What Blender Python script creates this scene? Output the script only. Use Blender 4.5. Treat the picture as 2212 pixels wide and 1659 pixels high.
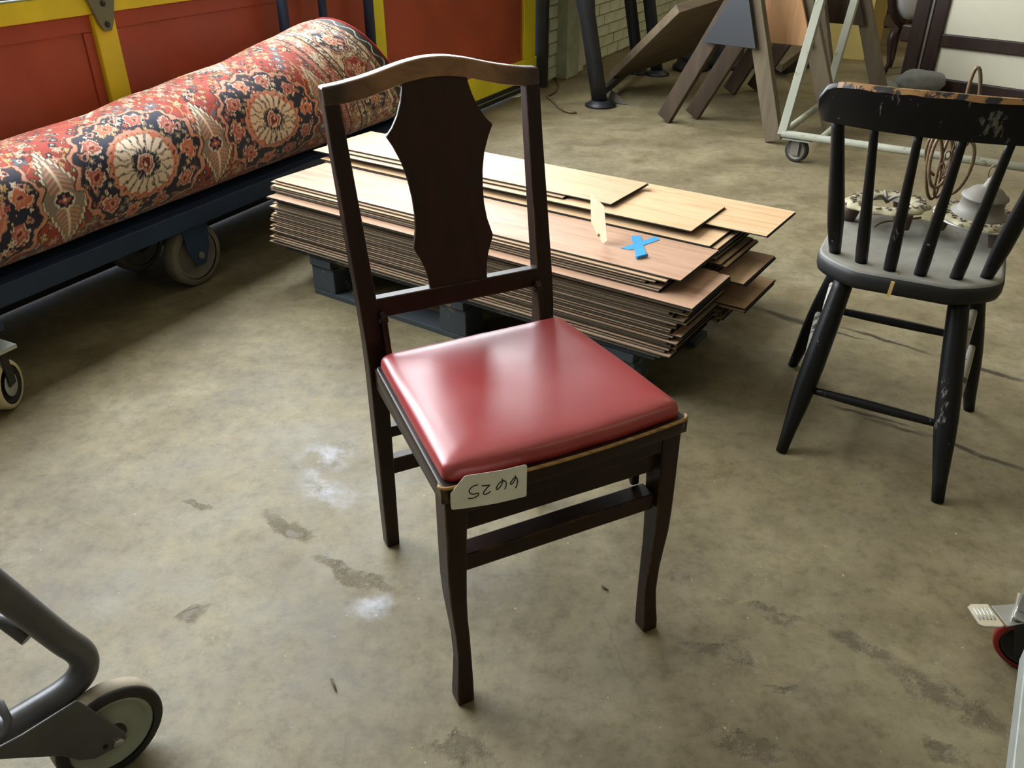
import bpy, math, random
import numpy as np
from mathutils import Vector, Matrix, noise as mnoise
random.seed(7); rng = np.random.default_rng(7)
for o in list(bpy.data.objects): bpy.data.objects.remove(o)
S = bpy.context.scene
COL = S.collection
PI = math.pi

# ------------------------------------------------------------------ camera
IW, IH, FPX = 2212, 1659, 1801.0
PITCH, ROLL, CAMH = math.radians(30.875), math.radians(-0.0986), 1.1235
cd = bpy.data.cameras.new('camera'); cam = bpy.data.objects.new('camera', cd); COL.objects.link(cam)
cd.sensor_fit = 'HORIZONTAL'; cd.sensor_width = 36.0; cd.lens = 36.0 * FPX / IW; cd.clip_start = .02
FWD = np.array([0, math.cos(PITCH), -math.sin(PITCH)]); RT0 = np.array([1., 0, 0]); UP0 = np.cross(RT0, FWD)
RT = math.cos(ROLL) * RT0 + math.sin(ROLL) * UP0; UPV = -math.sin(ROLL) * RT0 + math.cos(ROLL) * UP0
ORG = np.array([0, 0, CAMH])
m = Matrix(((RT[0], UPV[0], -FWD[0], 0), (RT[1], UPV[1], -FWD[1], 0), (RT[2], UPV[2], -FWD[2], CAMH), (0, 0, 0, 1)))
cam.matrix_world = m
S.camera = cam

# ------------------------------------------------------------------ world, exposure
w = bpy.data.worlds.new('world'); S.world = w; w.use_nodes = True
w.node_tree.nodes['Background'].inputs[0].default_value = (.75, .85, 1, 1)
w.node_tree.nodes['Background'].inputs[1].default_value = 1.0
S.view_settings.view_transform = 'Standard'; S.view_settings.look = 'None'
S.view_settings.exposure = 0.15; S.view_settings.gamma = 1.0; S.view_settings.use_curve_mapping = False
DAY = 15.0          # brightness of the daylit panes
LAMP = 7.5        # brightness of the ceiling lamps

# ------------------------------------------------------------------ helpers
def ray(x, y): return FWD + RT * (x - IW / 2) / FPX - UPV * (y - IH / 2) / FPX
def gz(x, y, z=0.):
    d = ray(x, y); return ORG + d * (z - CAMH) / d[2]
def gpl(x, y, p, n):
    d = ray(x, y); n = np.asarray(n, float); return ORG + d * ((np.asarray(p) - ORG) @ n) / (d @ n)
def pj(P):
    d = np.asarray(P, float) - ORG; z = d @ FWD
    return np.stack([IW / 2 + FPX * (d @ RT) / z, IH / 2 - FPX * (d @ UPV) / z], -1)
def V(*a): return np.array(a, float)
def srgb(r, g, b):
    f = lambda c: (c / 255 / 12.92) if c / 255 <= .04045 else ((c / 255 + .055) / 1.055) ** 2.4
    return (f(r), f(g), f(b), 1)
def unit(v): v = np.asarray(v, float); return v / np.linalg.norm(v)

class MB:
    """collects shapes in world coordinates, builds ONE mesh object"""
    def __init__(s): s.v = []; s.f = []; s.m = []; s.sm = []
    def add(s, vs, fs, mi=0, sm=False):
        o = len(s.v); s.v += [tuple(map(float, p)) for p in vs]
        for f in fs: s.f.append([i + o for i in f]); s.m.append(mi); s.sm.append(sm)
        return s
    def box(s, c, sz, ax=None, mi=0):
        ax = np.eye(3) if ax is None else np.asarray(ax, float); c = np.asarray(c, float)
        vs = [c + sum(ax[k] * sz[k] * .5 * g[k] for k in range(3)) for g in
              [(-1, -1, -1), (1, -1, -1), (1, 1, -1), (-1, 1, -1), (-1, -1, 1), (1, -1, 1), (1, 1, 1), (-1, 1, 1)]]
        return s.add(vs, [(0, 3, 2, 1), (4, 5, 6, 7), (0, 1, 5, 4), (1, 2, 6, 5), (2, 3, 7, 6), (3, 0, 4, 7)], mi)
    def bar(s, a, b, w, h, side=None, mi=0):
        """square bar from a to b; w across (along side), h in the other direction"""
        a = np.asarray(a, float); b = np.asarray(b, float); d = b - a; L = np.linalg.norm(d); d = d / L
        if side is None: side = np.cross(d, (0, 0, 1.)) if abs(d[2]) < .95 else V(1, 0, 0)
        side = np.asarray(side, float); side = unit(side - d * (side @ d)); t = np.cross(d, side)
        return s.box((a + b) / 2, (L, w, h), (d, side, t), mi)
    def loft(s, rings, cap=True, mi=0, sm=True, closed=True):
        n = len(rings[0]); vs = [p for r in rings for p in r]; fs = []
        for i in range(len(rings) - 1):
            for j in range(n if closed else n - 1):
                k = (j + 1) % n; fs.append((i * n + j, i * n + k, (i + 1) * n + k, (i + 1) * n + j))
        s.add(vs, fs, mi, sm)
        if cap:
            o = len(s.v) - len(vs)
            s.f.append([o + j for j in range(n)][::-1]); s.m.append(mi); s.sm.append(False)
            s.f.append([o + (len(rings) - 1) * n + j for j in range(n)]); s.m.append(mi); s.sm.append(False)
        return s
    def tube(s, pts, r, n=10, mi=0, cap=True, closed=False):
        pts = [np.asarray(p, float) for p in pts]; N = len(pts)
        rs = r if hasattr(r, '__len__') else [r] * N
        rings = []; side = None
        for i in range(N):
            if closed: d = pts[(i + 1) % N] - pts[i - 1]
            else: d = pts[min(i + 1, N - 1)] - pts[max(i - 1, 0)]
            d = unit(d)
            if side is None:
                side = np.cross(d, (0, 0, 1.)) if abs(d[2]) < .9 else np.cross(d, (1., 0, 0))
            side = unit(side - d * (side @ d)); t = np.cross(d, side)
            rings.append([pts[i] + rs[i] * (math.cos(q) * side + math.sin(q) * t) for q in np.linspace(0, 2 * PI, n, endpoint=False)])
        if closed: rings.append(rings[0]); return s.loft(rings, False, mi)
        return s.loft(rings, cap, mi)
    def prism(s, poly, ext, mi=0, sm=False):
        """planar polygon (3D points) extruded by vector ext"""
        n = len(poly); e = np.asarray(ext, float); vs = [np.asarray(p, float) for p in poly]; vs = vs + [p + e for p in vs]
        s.add(vs, [tuple(range(n))[::-1], tuple(range(n, 2 * n))], mi)
        o = len(s.v) - 2 * n
        for j in range(n):
            k = (j + 1) % n; s.f.append([o + j, o + k, o + n + k, o + n + j]); s.m.append(mi); s.sm.append(sm)
        return s
    def lathe(s, prof, c, ax=(0, 0, 1), n=24, mi=0, sm=True, cap=True):
        """prof: (radius, height along ax)"""
        ax = unit(ax); side = unit(np.cross(ax, (0, 0, 1.)) if abs(ax[2]) < .9 else (1., 0, 0)); t = np.cross(ax, side); c = np.asarray(c, float)
        rings = [[c + ax * h + max(r, 1e-5) * (math.cos(q) * side + math.sin(q) * t) for q in np.linspace(0, 2 * PI, n, endpoint=False)] for r, h in prof]
        return s.loft(rings, cap, mi, sm)
    def build(s, name, mats, parent=None, origin=None, bevel=0, seg=2, sub=0, auto=None):
        if not isinstance(mats, (list, tuple)): mats = [mats]
        if parent is not None: org = np.array(parent['_o'])
        elif origin is not None: org = np.asarray(origin, float)
        else:
            a = np.array(s.v); org = V((a[:, 0].min() + a[:, 0].max()) / 2, (a[:, 1].min() + a[:, 1].max()) / 2, a[:, 2].min())
        me = bpy.data.meshes.new(name)
        me.from_pydata([tuple(np.array(p) - org) for p in s.v], [], s.f)
        for mt in mats: me.materials.append(mt)
        me.polygons.foreach_set('material_index', s.m); me.polygons.foreach_set('use_smooth', s.sm)
        import bmesh
        bm = bmesh.new(); bm.from_mesh(me); bmesh.ops.recalc_face_normals(bm, faces=bm.faces); bm.to_mesh(me); bm.free()
        o = bpy.data.objects.new(name, me); COL.objects.link(o)
        if parent is not None: o.parent = parent
        else: o.location = org
        o['_o'] = list(map(float, org))
        if bevel:
            b = o.modifiers.new('bevel', 'BEVEL'); b.width = bevel; b.segments = seg; b.limit_method = 'ANGLE'; b.angle_limit = math.radians(40); b.harden_normals = False
        if sub:
            q = o.modifiers.new('sub', 'SUBSURF'); q.levels = sub; q.render_levels = sub
        return o
def tag(o, label, cat, group=None, kind=None):
    o['label'] = label; o['category'] = cat
    if group: o['group'] = group
    if kind: o['kind'] = kind
    return o
def thing(name, loc, label=None, cat=None, group=None):
    o = bpy.data.objects.new(name, None); COL.objects.link(o); o.location = tuple(map(float, loc)); o['_o'] = list(map(float, loc)); o.empty_display_size = .1
    if label: tag(o, label, cat, group)
    return o
def struct(o): o['kind'] = 'structure'; return o
def copy_thing(o, loc, rotz=None):
    c = o.copy(); COL.objects.link(c); c.location = loc
    if rotz is not None: c.rotation_euler = (0, 0, rotz)
    for ch in o.children:
        k = ch.copy(); COL.objects.link(k); k.parent = c
        for g in ch.children:
            q = g.copy(); COL.objects.link(q); q.parent = k
    return c

# ------------------------------------------------------------------ materials
class NT:
    def __init__(s, name):
        s.mat = bpy.data.materials.new(name); s.mat.use_nodes = True; s.t = s.mat.node_tree; s.n = s.t.nodes
        s.b = s.n['Principled BSDF']; s.out = s.n['Material Output']; s._obj = None
    def L(s, a, b): s.t.links.new(a, b)
    def obj(s):
        if s._obj is None: s._obj = s.n.new('ShaderNodeTexCoord').outputs['Object']
        return s._obj
    def val(s, x, sock):
        if hasattr(x, 'is_output'): s.L(x, sock)
        else: sock.default_value = x
    def map(s, vec=None, loc=(0, 0, 0), rot=(0, 0, 0), sc=(1, 1, 1), typ='POINT'):
        q = s.n.new('ShaderNodeMapping'); q.vector_type = typ; s.L(vec or s.obj(), q.inputs[0])
        q.inputs['Location'].default_value = loc; q.inputs['Rotation'].default_value = rot; q.inputs['Scale'].default_value = sc
        return q.outputs[0]
    def noise(s, scale, detail=4, rough=.55, vec=None, dist=0, color=False):
        q = s.n.new('ShaderNodeTexNoise'); s.L(vec or s.obj(), q.inputs['Vector'])
        q.inputs['Scale'].default_value = scale; q.inputs['Detail'].default_value = detail; q.inputs['Roughness'].default_value = rough; q.inputs['Distortion'].default_value = dist
        return q.outputs['Color' if color else 'Fac']
    def ramp(s, fac, stops, interp='LINEAR'):
        q = s.n.new('ShaderNodeValToRGB'); s.L(fac, q.inputs[0]); cr = q.color_ramp; cr.interpolation = interp
        while len(cr.elements) < len(stops): cr.elements.new(.5)
        for e, (p, c) in zip(cr.elements, stops):
            e.position = p; e.color = c if hasattr(c, '__len__') else (c, c, c, 1)
        return q.outputs[0]
    def mix(s, fac, a, b, mode='MIX'):
        q = s.n.new('ShaderNodeMix'); q.data_type = 'RGBA'; q.blend_type = mode; s.val(fac, q.inputs[0]); s.val(a, q.inputs[6]); s.val(b, q.inputs[7]); return q.outputs[2]
    def math(s, op, a, b=0., c=None):
        q = s.n.new('ShaderNodeMath'); q.operation = op; s.val(a, q.inputs[0]); s.val(b, q.inputs[1])
        if c is not None: s.val(c, q.inputs[2])
        return q.outputs[0]
    def sep(s, vec=None):
        q = s.n.new('ShaderNodeSeparateXYZ'); s.L(vec or s.obj(), q.inputs[0]); return q.outputs
    def bump(s, h, strength=.3, dist=.01):
        q = s.n.new('ShaderNodeBump'); s.L(h, q.inputs['Height']); q.inputs['Strength'].default_value = strength; q.inputs['Distance'].default_value = dist
        s.L(q.outputs[0], s.b.inputs['Normal'])
    def set(s, color=None, rough=None, metal=None, spec=None, coat=None):
        if color is not None: s.val(color, s.b.inputs['Base Color'])
        if rough is not None: s.val(rough, s.b.inputs['Roughness'])
        if metal is not None: s.val(metal, s.b.inputs['Metallic'])
        if spec is not None: s.b.inputs['Specular IOR Level'].default_value = spec
        if coat is not None: s.b.inputs['Coat Weight'].default_value = coat; s.b.inputs['Coat Roughness'].default_value = .15
        return s.mat
    def edge(s, radius=.004):
        bv = s.n.new('ShaderNodeBevel'); bv.samples = 4; bv.inputs[0].default_value = radius
        g = s.n.new('ShaderNodeNewGeometry'); d = s.n.new('ShaderNodeVectorMath'); d.operation = 'DOT_PRODUCT'
        s.L(bv.outputs[0], d.inputs[0]); s.L(g.outputs['Normal'], d.inputs[1])
        return s.math('SUBTRACT', 1., d.outputs['Value'])

def m_plain(name, col, rough=.6, metal=0., var=.12, scale=18, bump=0., spec=.5):
    k = NT(name); n = k.noise(scale, 5)
    d = tuple(c * (1 - var) for c in col[:3]) + (1,); l = tuple(min(1, c * (1 + var)) for c in col[:3]) + (1,)
    k.set(k.ramp(n, [(.3, d), (.7, l)]), rough, metal, spec)
    if bump: k.bump(k.noise(scale * 6, 4), bump, .002)
    return k.mat
def m_paint(name, col, chip, rough=.45, amount=.62, scale=25, var=.12, spec=.5):
    """old paint with chips and grime"""
    k = NT(name); n = k.noise(3.5, 5); d = tuple(c * (1 - var) for c in col[:3]) + (1,); l = tuple(min(1, c * (1 + var)) for c in col[:3]) + (1,)
    base = k.ramp(n, [(.3, d), (.7, l)])
    base = k.mix(k.ramp(k.noise(1.7, 6, .65), [(.42, .45), (.62, 0.)]), base, tuple(c * .62 for c in col[:3]) + (1,))
    f = k.ramp(k.noise(scale, 6, .62), [(amount, 0.), (amount + .02, 1.)])
    k.set(k.mix(f, base, chip), rough, spec=spec); k.bump(k.noise(60, 4), .15, .002)
    return k.mat
def m_wood(name, a, b, rough=.4, axis=0, scale=6., edge=None, coat=None, stretch=12.):
    k = NT(name); sc = [stretch] * 3; sc[axis] = 1.
    v = k.map(sc=tuple(x * scale / 6 for x in sc))
    n = k.noise(3.5, 6, .6, v, .6)
    c = k.ramp(n, [(.3, a), (.7, b)])
    if edge is not None:
        col, lo, hi = edge
        e = k.edge(.0045); e = k.math('MULTIPLY', k.ramp(e, [(.03, 0.), (.16, 1.)]), k.ramp(k.noise(14, 5, .65), [(lo, 0.), (hi, 1.)]))
        sc2 = k.ramp(k.noise(8, 6, .7, k.map(sc=(9, 9, 1.4))), [(.70, 0.), (.74, .55)])
        c = k.mix(e, c, col); c = k.mix(k.math('MULTIPLY', sc2, .6), c, col)
    k.set(c, rough, coat=coat, spec=.3); k.bump(n, .08, .002)
    return k.mat

M = {}
# ---- floor: worn concrete. marks: (px a, px b, half width) ellipses lying on the floor
k = NT('concrete'); k.obj()
n1 = k.noise(1.1, 8, .62); n2 = k.noise(5, 8, .65); n3 = k.noise(45, 5, .7)
c = k.ramp(n1, [(.28, srgb(126, 115, 88)), (.5, srgb(142, 130, 100)), (.72, srgb(156, 144, 112))])
c = k.mix(k.ramp(n2, [(.40, .55), (.56, 0.)]), c, srgb(112, 101, 76))
c = k.mix(k.ramp(k.noise(2.3, 7, .7, k.map(loc=(5, 2, 0))), [(.56, 0.), (.70, .5)]), c, srgb(160, 151, 130))
c = k.mix(k.ramp(n3, [(.60, 0.), (.72, .35)]), c, srgb(110, 100, 80))
c = k.mix(k.ramp(k.noise(120, 2, .5), [(.745, 0.), (.76, .8)]), c, srgb(226, 222, 210))
c = k.mix(1., c, k.ramp(k.noise(26, 8, .8), [(.36, srgb(205, 203, 198)), (.5, srgb(238, 238, 238)), (.66, srgb(255, 255, 255))]), 'MULTIPLY')
c = k.mix(1., c, k.ramp(k.noise(3.3, 6, .7, k.map(loc=(2, 9, 0))), [(.36, srgb(214, 209, 200)), (.6, srgb(252, 252, 252))]), 'MULTIPLY')
wob = k.noise(9, 5, .6, color=True)
def wobbled(amp):
    q = k.n.new('ShaderNodeVectorMath'); q.operation = 'MULTIPLY_ADD'; k.L(wob, q.inputs[0]); q.inputs[1].default_value = (amp, amp, 0)
    k.L(k.obj(), q.inputs[2]); r = k.n.new('ShaderNodeVectorMath'); r.operation = 'SUBTRACT'; k.L(q.outputs[0], r.inputs[0]); r.inputs[1].default_value = (amp * .5, amp * .5, 0); return r.outputs[0]
wv = wobbled(.05); wv2 = wobbled(.11)
def spot(pa, pb, hw, vec):
    a = gz(*pa); b = gz(*pb); c0 = (a + b) / 2; d = b - a; L = np.linalg.norm(d)
    q = k.map(vec, tuple(c0), (0, 0, math.atan2(d[1], d[0])), (L / 2, hw, 1), 'TEXTURE')
    g = k.n.new('ShaderNodeTexGradient'); g.gradient_type = 'SPHERICAL'; k.L(q, g.inputs[0]); return g.outputs['Fac']
def vmax(lst):
    r = lst[0]
    for x in lst[1:]: r = k.math('MAXIMUM', r, x)
    return r
cracks = vmax([spot(a, b, h, wv) for a, b, h in [
    ((1590, 655), (1830, 725), .022), ((1790, 700), (2040, 775), .012), ((2000, 760), (2260, 840), .016),
    ((1760, 868), (2000, 930), .009), ((1840, 895), (2020, 950), .011), ((1960, 925), (2260, 1035), .013),
    ((1700, 690), (1900, 745), .006)]])
crk = k.math('MULTIPLY', k.ramp(cracks, [(.05, 0.), (.55, 1.)]), k.ramp(k.noise(14, 5, .7), [(.30, .45), (.48, 1.)]))
fine = vmax([spot(a, b, h, wv) for a, b, h in [((20, 1040), (330, 1210), .0025), ((1270, 1250), (1420, 1600), .002)]])
fine = k.ramp(fine, [(.1, 0.), (.7, .45)])
pits = vmax([spot(a, b, h, wv2) for a, b, h in [
    ((565, 1105), (690, 1175), .025), ((670, 1205), (860, 1290), .022), ((385, 1350), (445, 1300), .022), ((1780, 1370), (1960, 1450), .028),
    ((1900, 1440), (2230, 1600), .04), ((1590, 1300), (1760, 1350), .018), ((1650, 1480), (1700, 1465), .012), ((2000, 1600), (2120, 1680), .02),
    ((1500, 1560), (1760, 1650), .03), ((390, 1075), (470, 1110), .012), ((1440, 1240), (1500, 1260), .02), ((890, 1600), (1100, 1640), .03), ((1440, 1380), (1660, 1440), .02)]])
pit = k.math('MULTIPLY', k.ramp(pits, [(.02, 0.), (.4, 1.)]), k.ramp(k.noise(30, 6, .75), [(.42, 0.), (.54, 1.)]))
pale = vmax([spot(a, b, h, wv2) for a, b, h in [((590, 1030), (790, 960), .09), ((740, 1300), (880, 1330), .04), ((640, 1000), (760, 1110), .06)]])
pale = k.math('MULTIPLY', k.ramp(pale, [(.1, 0.), (.8, 1.)]), k.ramp(k.noise(16, 7, .7), [(.42, 0.), (.62, 1.)]))
ring = vmax([spot((255, 1330), (470, 1290), .11, wv)]); ring = k.ramp(ring, [(.14, 0.), (.24, .5), (.33, 0.), (.46, .4), (.52, 0.)])
shade_spots = vmax([spot(a, b, h, wv2) for a, b, h in [((1250, 1480), (1400, 1380), .12), ((300, 780), (560, 640), .2), ((1000, 1400), (1200, 1560), .1), ((2060, 1000), (1750, 880), .12)]])  # soft darker patches painted where the cart and chairs cast shade
c = k.mix(k.math('MULTIPLY', pale, .6), c, srgb(188, 190, 202))
c = k.mix(k.math('MULTIPLY', shade_spots, .35), c, srgb(110, 101, 84))
c = k.mix(k.math('MULTIPLY', ring, .6), c, srgb(118, 107, 90)); c = k.mix(fine, c, srgb(90, 80, 62))
c = k.mix(k.math('MULTIPLY', pit, .65), c, srgb(80, 69, 48))
c = k.mix(k.math('MULTIPLY', crk, .95), c, srgb(44, 36, 24))
k.set(c, k.ramp(n2, [(.3, .42), (.7, .66)]), spec=.4)
hh = k.math('SUBTRACT', k.math('MULTIPLY_ADD', n3, .25, k.math('MULTIPLY', n2, .35)), k.math('ADD', k.math('MULTIPLY', pit, .9), k.math('MULTIPLY', crk, 1.2)))
k.bump(hh, .42, .006)
M['floor'] = k.mat

M['red'] = m_paint('red_paint', srgb(176, 78, 52), srgb(204, 134, 104), .42, .735, 9)
M['yellow'] = m_paint('yellow_paint', srgb(248, 228, 48), srgb(120, 108, 40), .45, .69, 14)
M['blacksteel'] = m_plain('black_steel', srgb(42, 42, 40), .5, .2, .3, 9)
M['greengrey'] = m_paint('grey_green_paint', srgb(120, 124, 100), srgb(80, 78, 60), .5, .66, 12)
M['plaster'] = m_plain('old_plaster', srgb(158, 153, 136), .8, 0, .1, 2)
M['ceil'] = m_plain('ceiling_paint', srgb(168, 163, 148), .85, 0, .08, 2)
M['brick'] = m_paint('green_painted_brick', srgb(212, 217, 194), srgb(178, 118, 88), .6, .64, 9, .16)
M['mortar'] = m_plain('green_mortar', srgb(172, 179, 154), .8, 0, .2, 14, .3)
k = NT('daylit_pane'); k.b.inputs['Base Color'].default_value = (.8, .85, .9, 1); k.b.inputs['Emission Color'].default_value = (.86, .93, 1, 1); k.b.inputs['Emission Strength'].default_value = DAY; k.b.inputs['Roughness'].default_value = .3
M['pane'] = k.mat
k = NT('lamp_diffuser'); k.b.inputs['Emission Color'].default_value = (1, .84, .52, 1); k.b.inputs['Emission Strength'].default_value = LAMP
M['lamp'] = k.mat
M['white_metal'] = m_plain('white_enamel', srgb(215, 213, 200), .4)

# dark chair
M['cwood'] = m_wood('dark_stained_wood', srgb(27, 14, 9), srgb(44, 24, 15), .42, 2, 6, (srgb(136, 98, 58), .46, .62), coat=.0)
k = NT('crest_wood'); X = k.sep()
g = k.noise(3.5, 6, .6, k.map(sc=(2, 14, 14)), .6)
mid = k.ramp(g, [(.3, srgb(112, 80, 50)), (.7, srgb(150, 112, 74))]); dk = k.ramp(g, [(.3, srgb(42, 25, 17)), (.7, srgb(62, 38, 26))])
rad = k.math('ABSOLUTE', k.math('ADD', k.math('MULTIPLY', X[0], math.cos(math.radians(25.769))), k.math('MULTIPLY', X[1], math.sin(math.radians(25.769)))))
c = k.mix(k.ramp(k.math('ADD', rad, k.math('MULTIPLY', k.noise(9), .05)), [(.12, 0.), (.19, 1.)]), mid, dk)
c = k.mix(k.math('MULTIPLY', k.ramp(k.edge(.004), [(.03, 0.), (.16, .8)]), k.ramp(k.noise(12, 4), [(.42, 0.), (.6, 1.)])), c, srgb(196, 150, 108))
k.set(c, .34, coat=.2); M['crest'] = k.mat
M['splat'] = m_wood('splat_veneer', srgb(37, 21, 13), srgb(54, 32, 21), .42, 2, 5, None, coat=.0)
k = NT('red_vinyl'); n = k.noise(5, 5)
c = k.ramp(n, [(.3, srgb(150, 44, 48)), (.7, srgb(164, 54, 56))]); c = k.mix(k.ramp(k.noise(170, 2), [(.76, 0.), (.78, .5)]), c, srgb(215, 190, 180))
k.set(c, k.ramp(k.noise(11, 5), [(.3, .31), (.7, .40)]), spec=.9)
k.bump(k.math('ADD', k.math('MULTIPLY', k.noise(900, 2), .12), k.noise(7, 2)), .12, .004); M['vinyl'] = k.mat
M['worn_corner'] = m_paint('worn_corner_wood', srgb(92, 68, 38), srgb(46, 30, 20), .5, .5, 60)
M['worn_edge'] = m_wood('worn_frame_edge', srgb(110, 78, 38), srgb(190, 150, 88), .5, 0, 20)
k = NT('label_paper'); k.set(k.ramp(k.noise(20, 3), [(.3, srgb(222, 221, 206)), (.7, srgb(238, 237, 226))]), .75); M['paper'] = k.mat
M['ink'] = m_plain('black_ink', srgb(28, 26, 28), .6)

# black spindle chair
def black_paint(name, wear_axis=None):
    k = NT(name)
    c = k.ramp(k.noise(6, 5), [(.3, srgb(9, 9, 9)), (.7, srgb(17, 16, 17))])
    f = k.ramp(k.noise(44, 7, .75), [(.66, 0.), (.675, 1.)]); c = k.mix(k.math('MULTIPLY', f, .7), c, srgb(140, 134, 126)); f = k.ramp(k.noise(20, 6, .7, k.map(loc=(7, 3, 1), sc=(1, 1, .35))), [(.66, 0.), (.68, .8)]); c = k.mix(f, c, srgb(110, 106, 100))
    f = k.ramp(k.noise(11, 7, .7, k.map(loc=(3, 1, 4))), [(.70, 0.), (.71, 1.)]); c = k.mix(f, c, srgb(112, 80, 48))
    k.set(c, .40, spec=.28); k.bump(k.noise(30, 5), .2, .002); return k.mat
M['bpaint'] = black_paint('chipped_black_paint')
M['worn_rail'] = m_paint('worn_orange_wood', srgb(150, 108, 62), srgb(34, 30, 28), .4, .53, 30)
k = NT('dusty_black_seat'); c = k.ramp(k.noise(4, 6), [(.3, srgb(14, 14, 14)), (.7, srgb(24, 23, 23))])
g = k.n.new('ShaderNodeNewGeometry'); z = k.sep(g.outputs['True Normal'])[2]
dust = k.math('MULTIPLY', k.ramp(z, [(.8, 0.), (.97, 1.)]), k.ramp(k.noise(7, 6, .65), [(.28, .5), (.62, 1.)]))
c = k.mix(dust, c, srgb(140, 136, 126)); c = k.mix(k.ramp(k.noise(50, 4, .7), [(.66, 0.), (.70, .7)]), c, srgb(30, 28, 26))
k.set(c, .55); M['bseat'] = k.mat
M['pale_wear'] = m_paint('worn_pale_wood', srgb(165, 158, 145), srgb(40, 36, 36), .6, .56, 24)

# floor planks
def plank_mat(name, a, b, d):
    k = NT(name); v = k.map(sc=(1.0, 11, 11)); n = k.noise(3.2, 7, .6, v, 1.2)
    oi = k.n.new('ShaderNodeObjectInfo')
    v2 = k.n.new('ShaderNodeVectorMath'); v2.operation = 'ADD'; k.L(k.map(sc=(.9, 9, 9)), v2.inputs[0])
    cx = k.n.new('ShaderNodeCombineXYZ'); k.L(k.math('MULTIPLY', oi.outputs['Random'], 40.), cx.inputs[0]); k.L(cx.outputs[0], v2.inputs[1])
    n = k.noise(2.6, 8, .6, v2.outputs[0], 1.6)
    c = k.ramp(n, [(.25, d), (.45, a), (.75, b)])
    c = k.mix(k.math('MULTIPLY', k.ramp(k.noise(60, 4, .6, k.map(sc=(.25, 4, 4))), [(.5, 0.), (.75, 1.)]), .25), c, d)
    k.set(c, .5, spec=.3); return k.mat
M['oak'] = plank_mat('oak_laminate', srgb(194, 158, 124), srgb(208, 174, 140), srgb(168, 130, 96))
M['oak2'] = plank_mat('tan_oak_laminate', srgb(205, 167, 128), srgb(217, 182, 145), srgb(182, 140, 100))
M['oak3'] = plank_mat('brown_oak_laminate', srgb(176, 138, 112), srgb(192, 156, 130), srgb(146, 110, 86))
k = NT('plank_core'); oi = k.n.new('ShaderNodeObjectInfo')
k.set(k.mix(k.math('MULTIPLY', k.noise(12, 4), .5), k.ramp(oi.outputs['Random'], [(0., srgb(50, 53, 50)), (.65, srgb(72, 75, 70)), (1., srgb(156, 155, 142))]), srgb(50, 49, 44)), .6); M['core'] = k.mat
M['core_dark'] = m_plain('plank_groove', srgb(24, 23, 21), .75, 0, .3, 12)
M['palletblue'] = m_paint('faded_blue_pallet_paint', srgb(56, 63, 68), srgb(98, 92, 78), .8, .58, 14, .3)
M['tape'] = m_plain('blue_masking_tape', srgb(36, 140, 215), .6, 0, .06, 30)
k = NT('tag_card'); tc = k.ramp(k.noise(10, 4), [(.3, srgb(242, 236, 210)), (.7, srgb(250, 246, 228))]); k.set(tc, .8)
tb_ = k.n.new('ShaderNodeBsdfTranslucent'); k.L(tc, tb_.inputs[0]); mx = k.n.new('ShaderNodeMixShader'); mx.inputs[0].default_value = .55
k.L(k.b.outputs[0], mx.inputs[1]); k.L(tb_.outputs[0], mx.inputs[2]); k.L(mx.outputs[0], k.out.inputs[0]); M['tag'] = k.mat
# cart, tools
M['navy'] = m_paint('navy_cart_paint', srgb(33, 53, 82), srgb(66, 82, 102), .5, .70, 20, .2)
M['tyre_grey'] = m_plain('grey_tyre', srgb(112, 107, 96), .75, 0, .15, 20)
M['tyre_dark'] = m_plain('dark_rubber', srgb(36, 33, 32), .65, 0, .2, 20)
M['tread'] = m_plain('dusty_tread', srgb(150, 138, 118), .8, 0, .2, 30)
M['rim'] = m_plain('grey_wheel_hub', srgb(150, 156, 142), .45, 0, .08, 20)
M['cream_tyre'] = m_plain('cream_tyre', srgb(196, 186, 150), .6, 0, .1, 20)
M['tubegrey'] = m_plain('grey_enamel_tube', srgb(88, 88, 90), .38, .3, .12, 30, .05)
M['steel'] = m_plain('bright_steel', srgb(190, 190, 186), .3, .9, .1, 30)
M['galv'] = m_plain('galvanised_steel', srgb(178, 182, 176), .45, .5, .1, 20)
M['redwheel'] = m_plain('red_polyurethane', srgb(120, 22, 18), .4, 0, .2, 20)
M['dusty_white'] = m_paint('dusty_white_paint', srgb(146, 145, 128), srgb(120, 112, 92), .7, .62, 16)
M['sawwood'] = m_wood('weathered_sawhorse_wood', srgb(84, 74, 58), srgb(108, 95, 75), .8, 2, 3)
M['sawwood2'] = m_wood('brown_sawhorse_wood', srgb(60, 49, 39), srgb(79, 65, 51), .8, 2, 3)
M['bluepanel'] = m_plain('slate_blue_panel', srgb(37, 38, 42), .6, 0, .1, 5)
M['pine'] = m_wood('knotty_pine', srgb(152, 108, 70), srgb(178, 136, 94), .6, 2, 4)
M['board'] = m_wood('grey_brown_board', srgb(92, 79, 62), srgb(116, 101, 81), .7, 0, 3)
M['pipe'] = m_plain('black_pipe', srgb(44, 44, 48), .45, .4, .2, 12)
M['cardboard'] = m_plain('yellowed_cardboard', srgb(170, 148, 84), .85, 0, .1, 3)
M['darkwood'] = m_wood('dark_mahogany', srgb(36, 24, 20), srgb(58, 40, 32), .4, 2, 5)
M['cream'] = m_plain('cream_panel', srgb(214, 208, 184), .7, 0, .04, 4)
M['whitecloth'] = m_plain('white_upholstery', srgb(226, 226, 230), .8, 0, .04, 6)
M['greycloth'] = m_plain('grey_plush', srgb(136, 136, 136), .95, 0, .12, 30, .4)
M['blackbox'] = m_plain('black_panel', srgb(26, 26, 28), .55, 0, .2, 6)
M['cream_metal'] = m_paint('dusty_cream_metal', srgb(158, 150, 120), srgb(84, 74, 56), .75, .58, 40)
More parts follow.
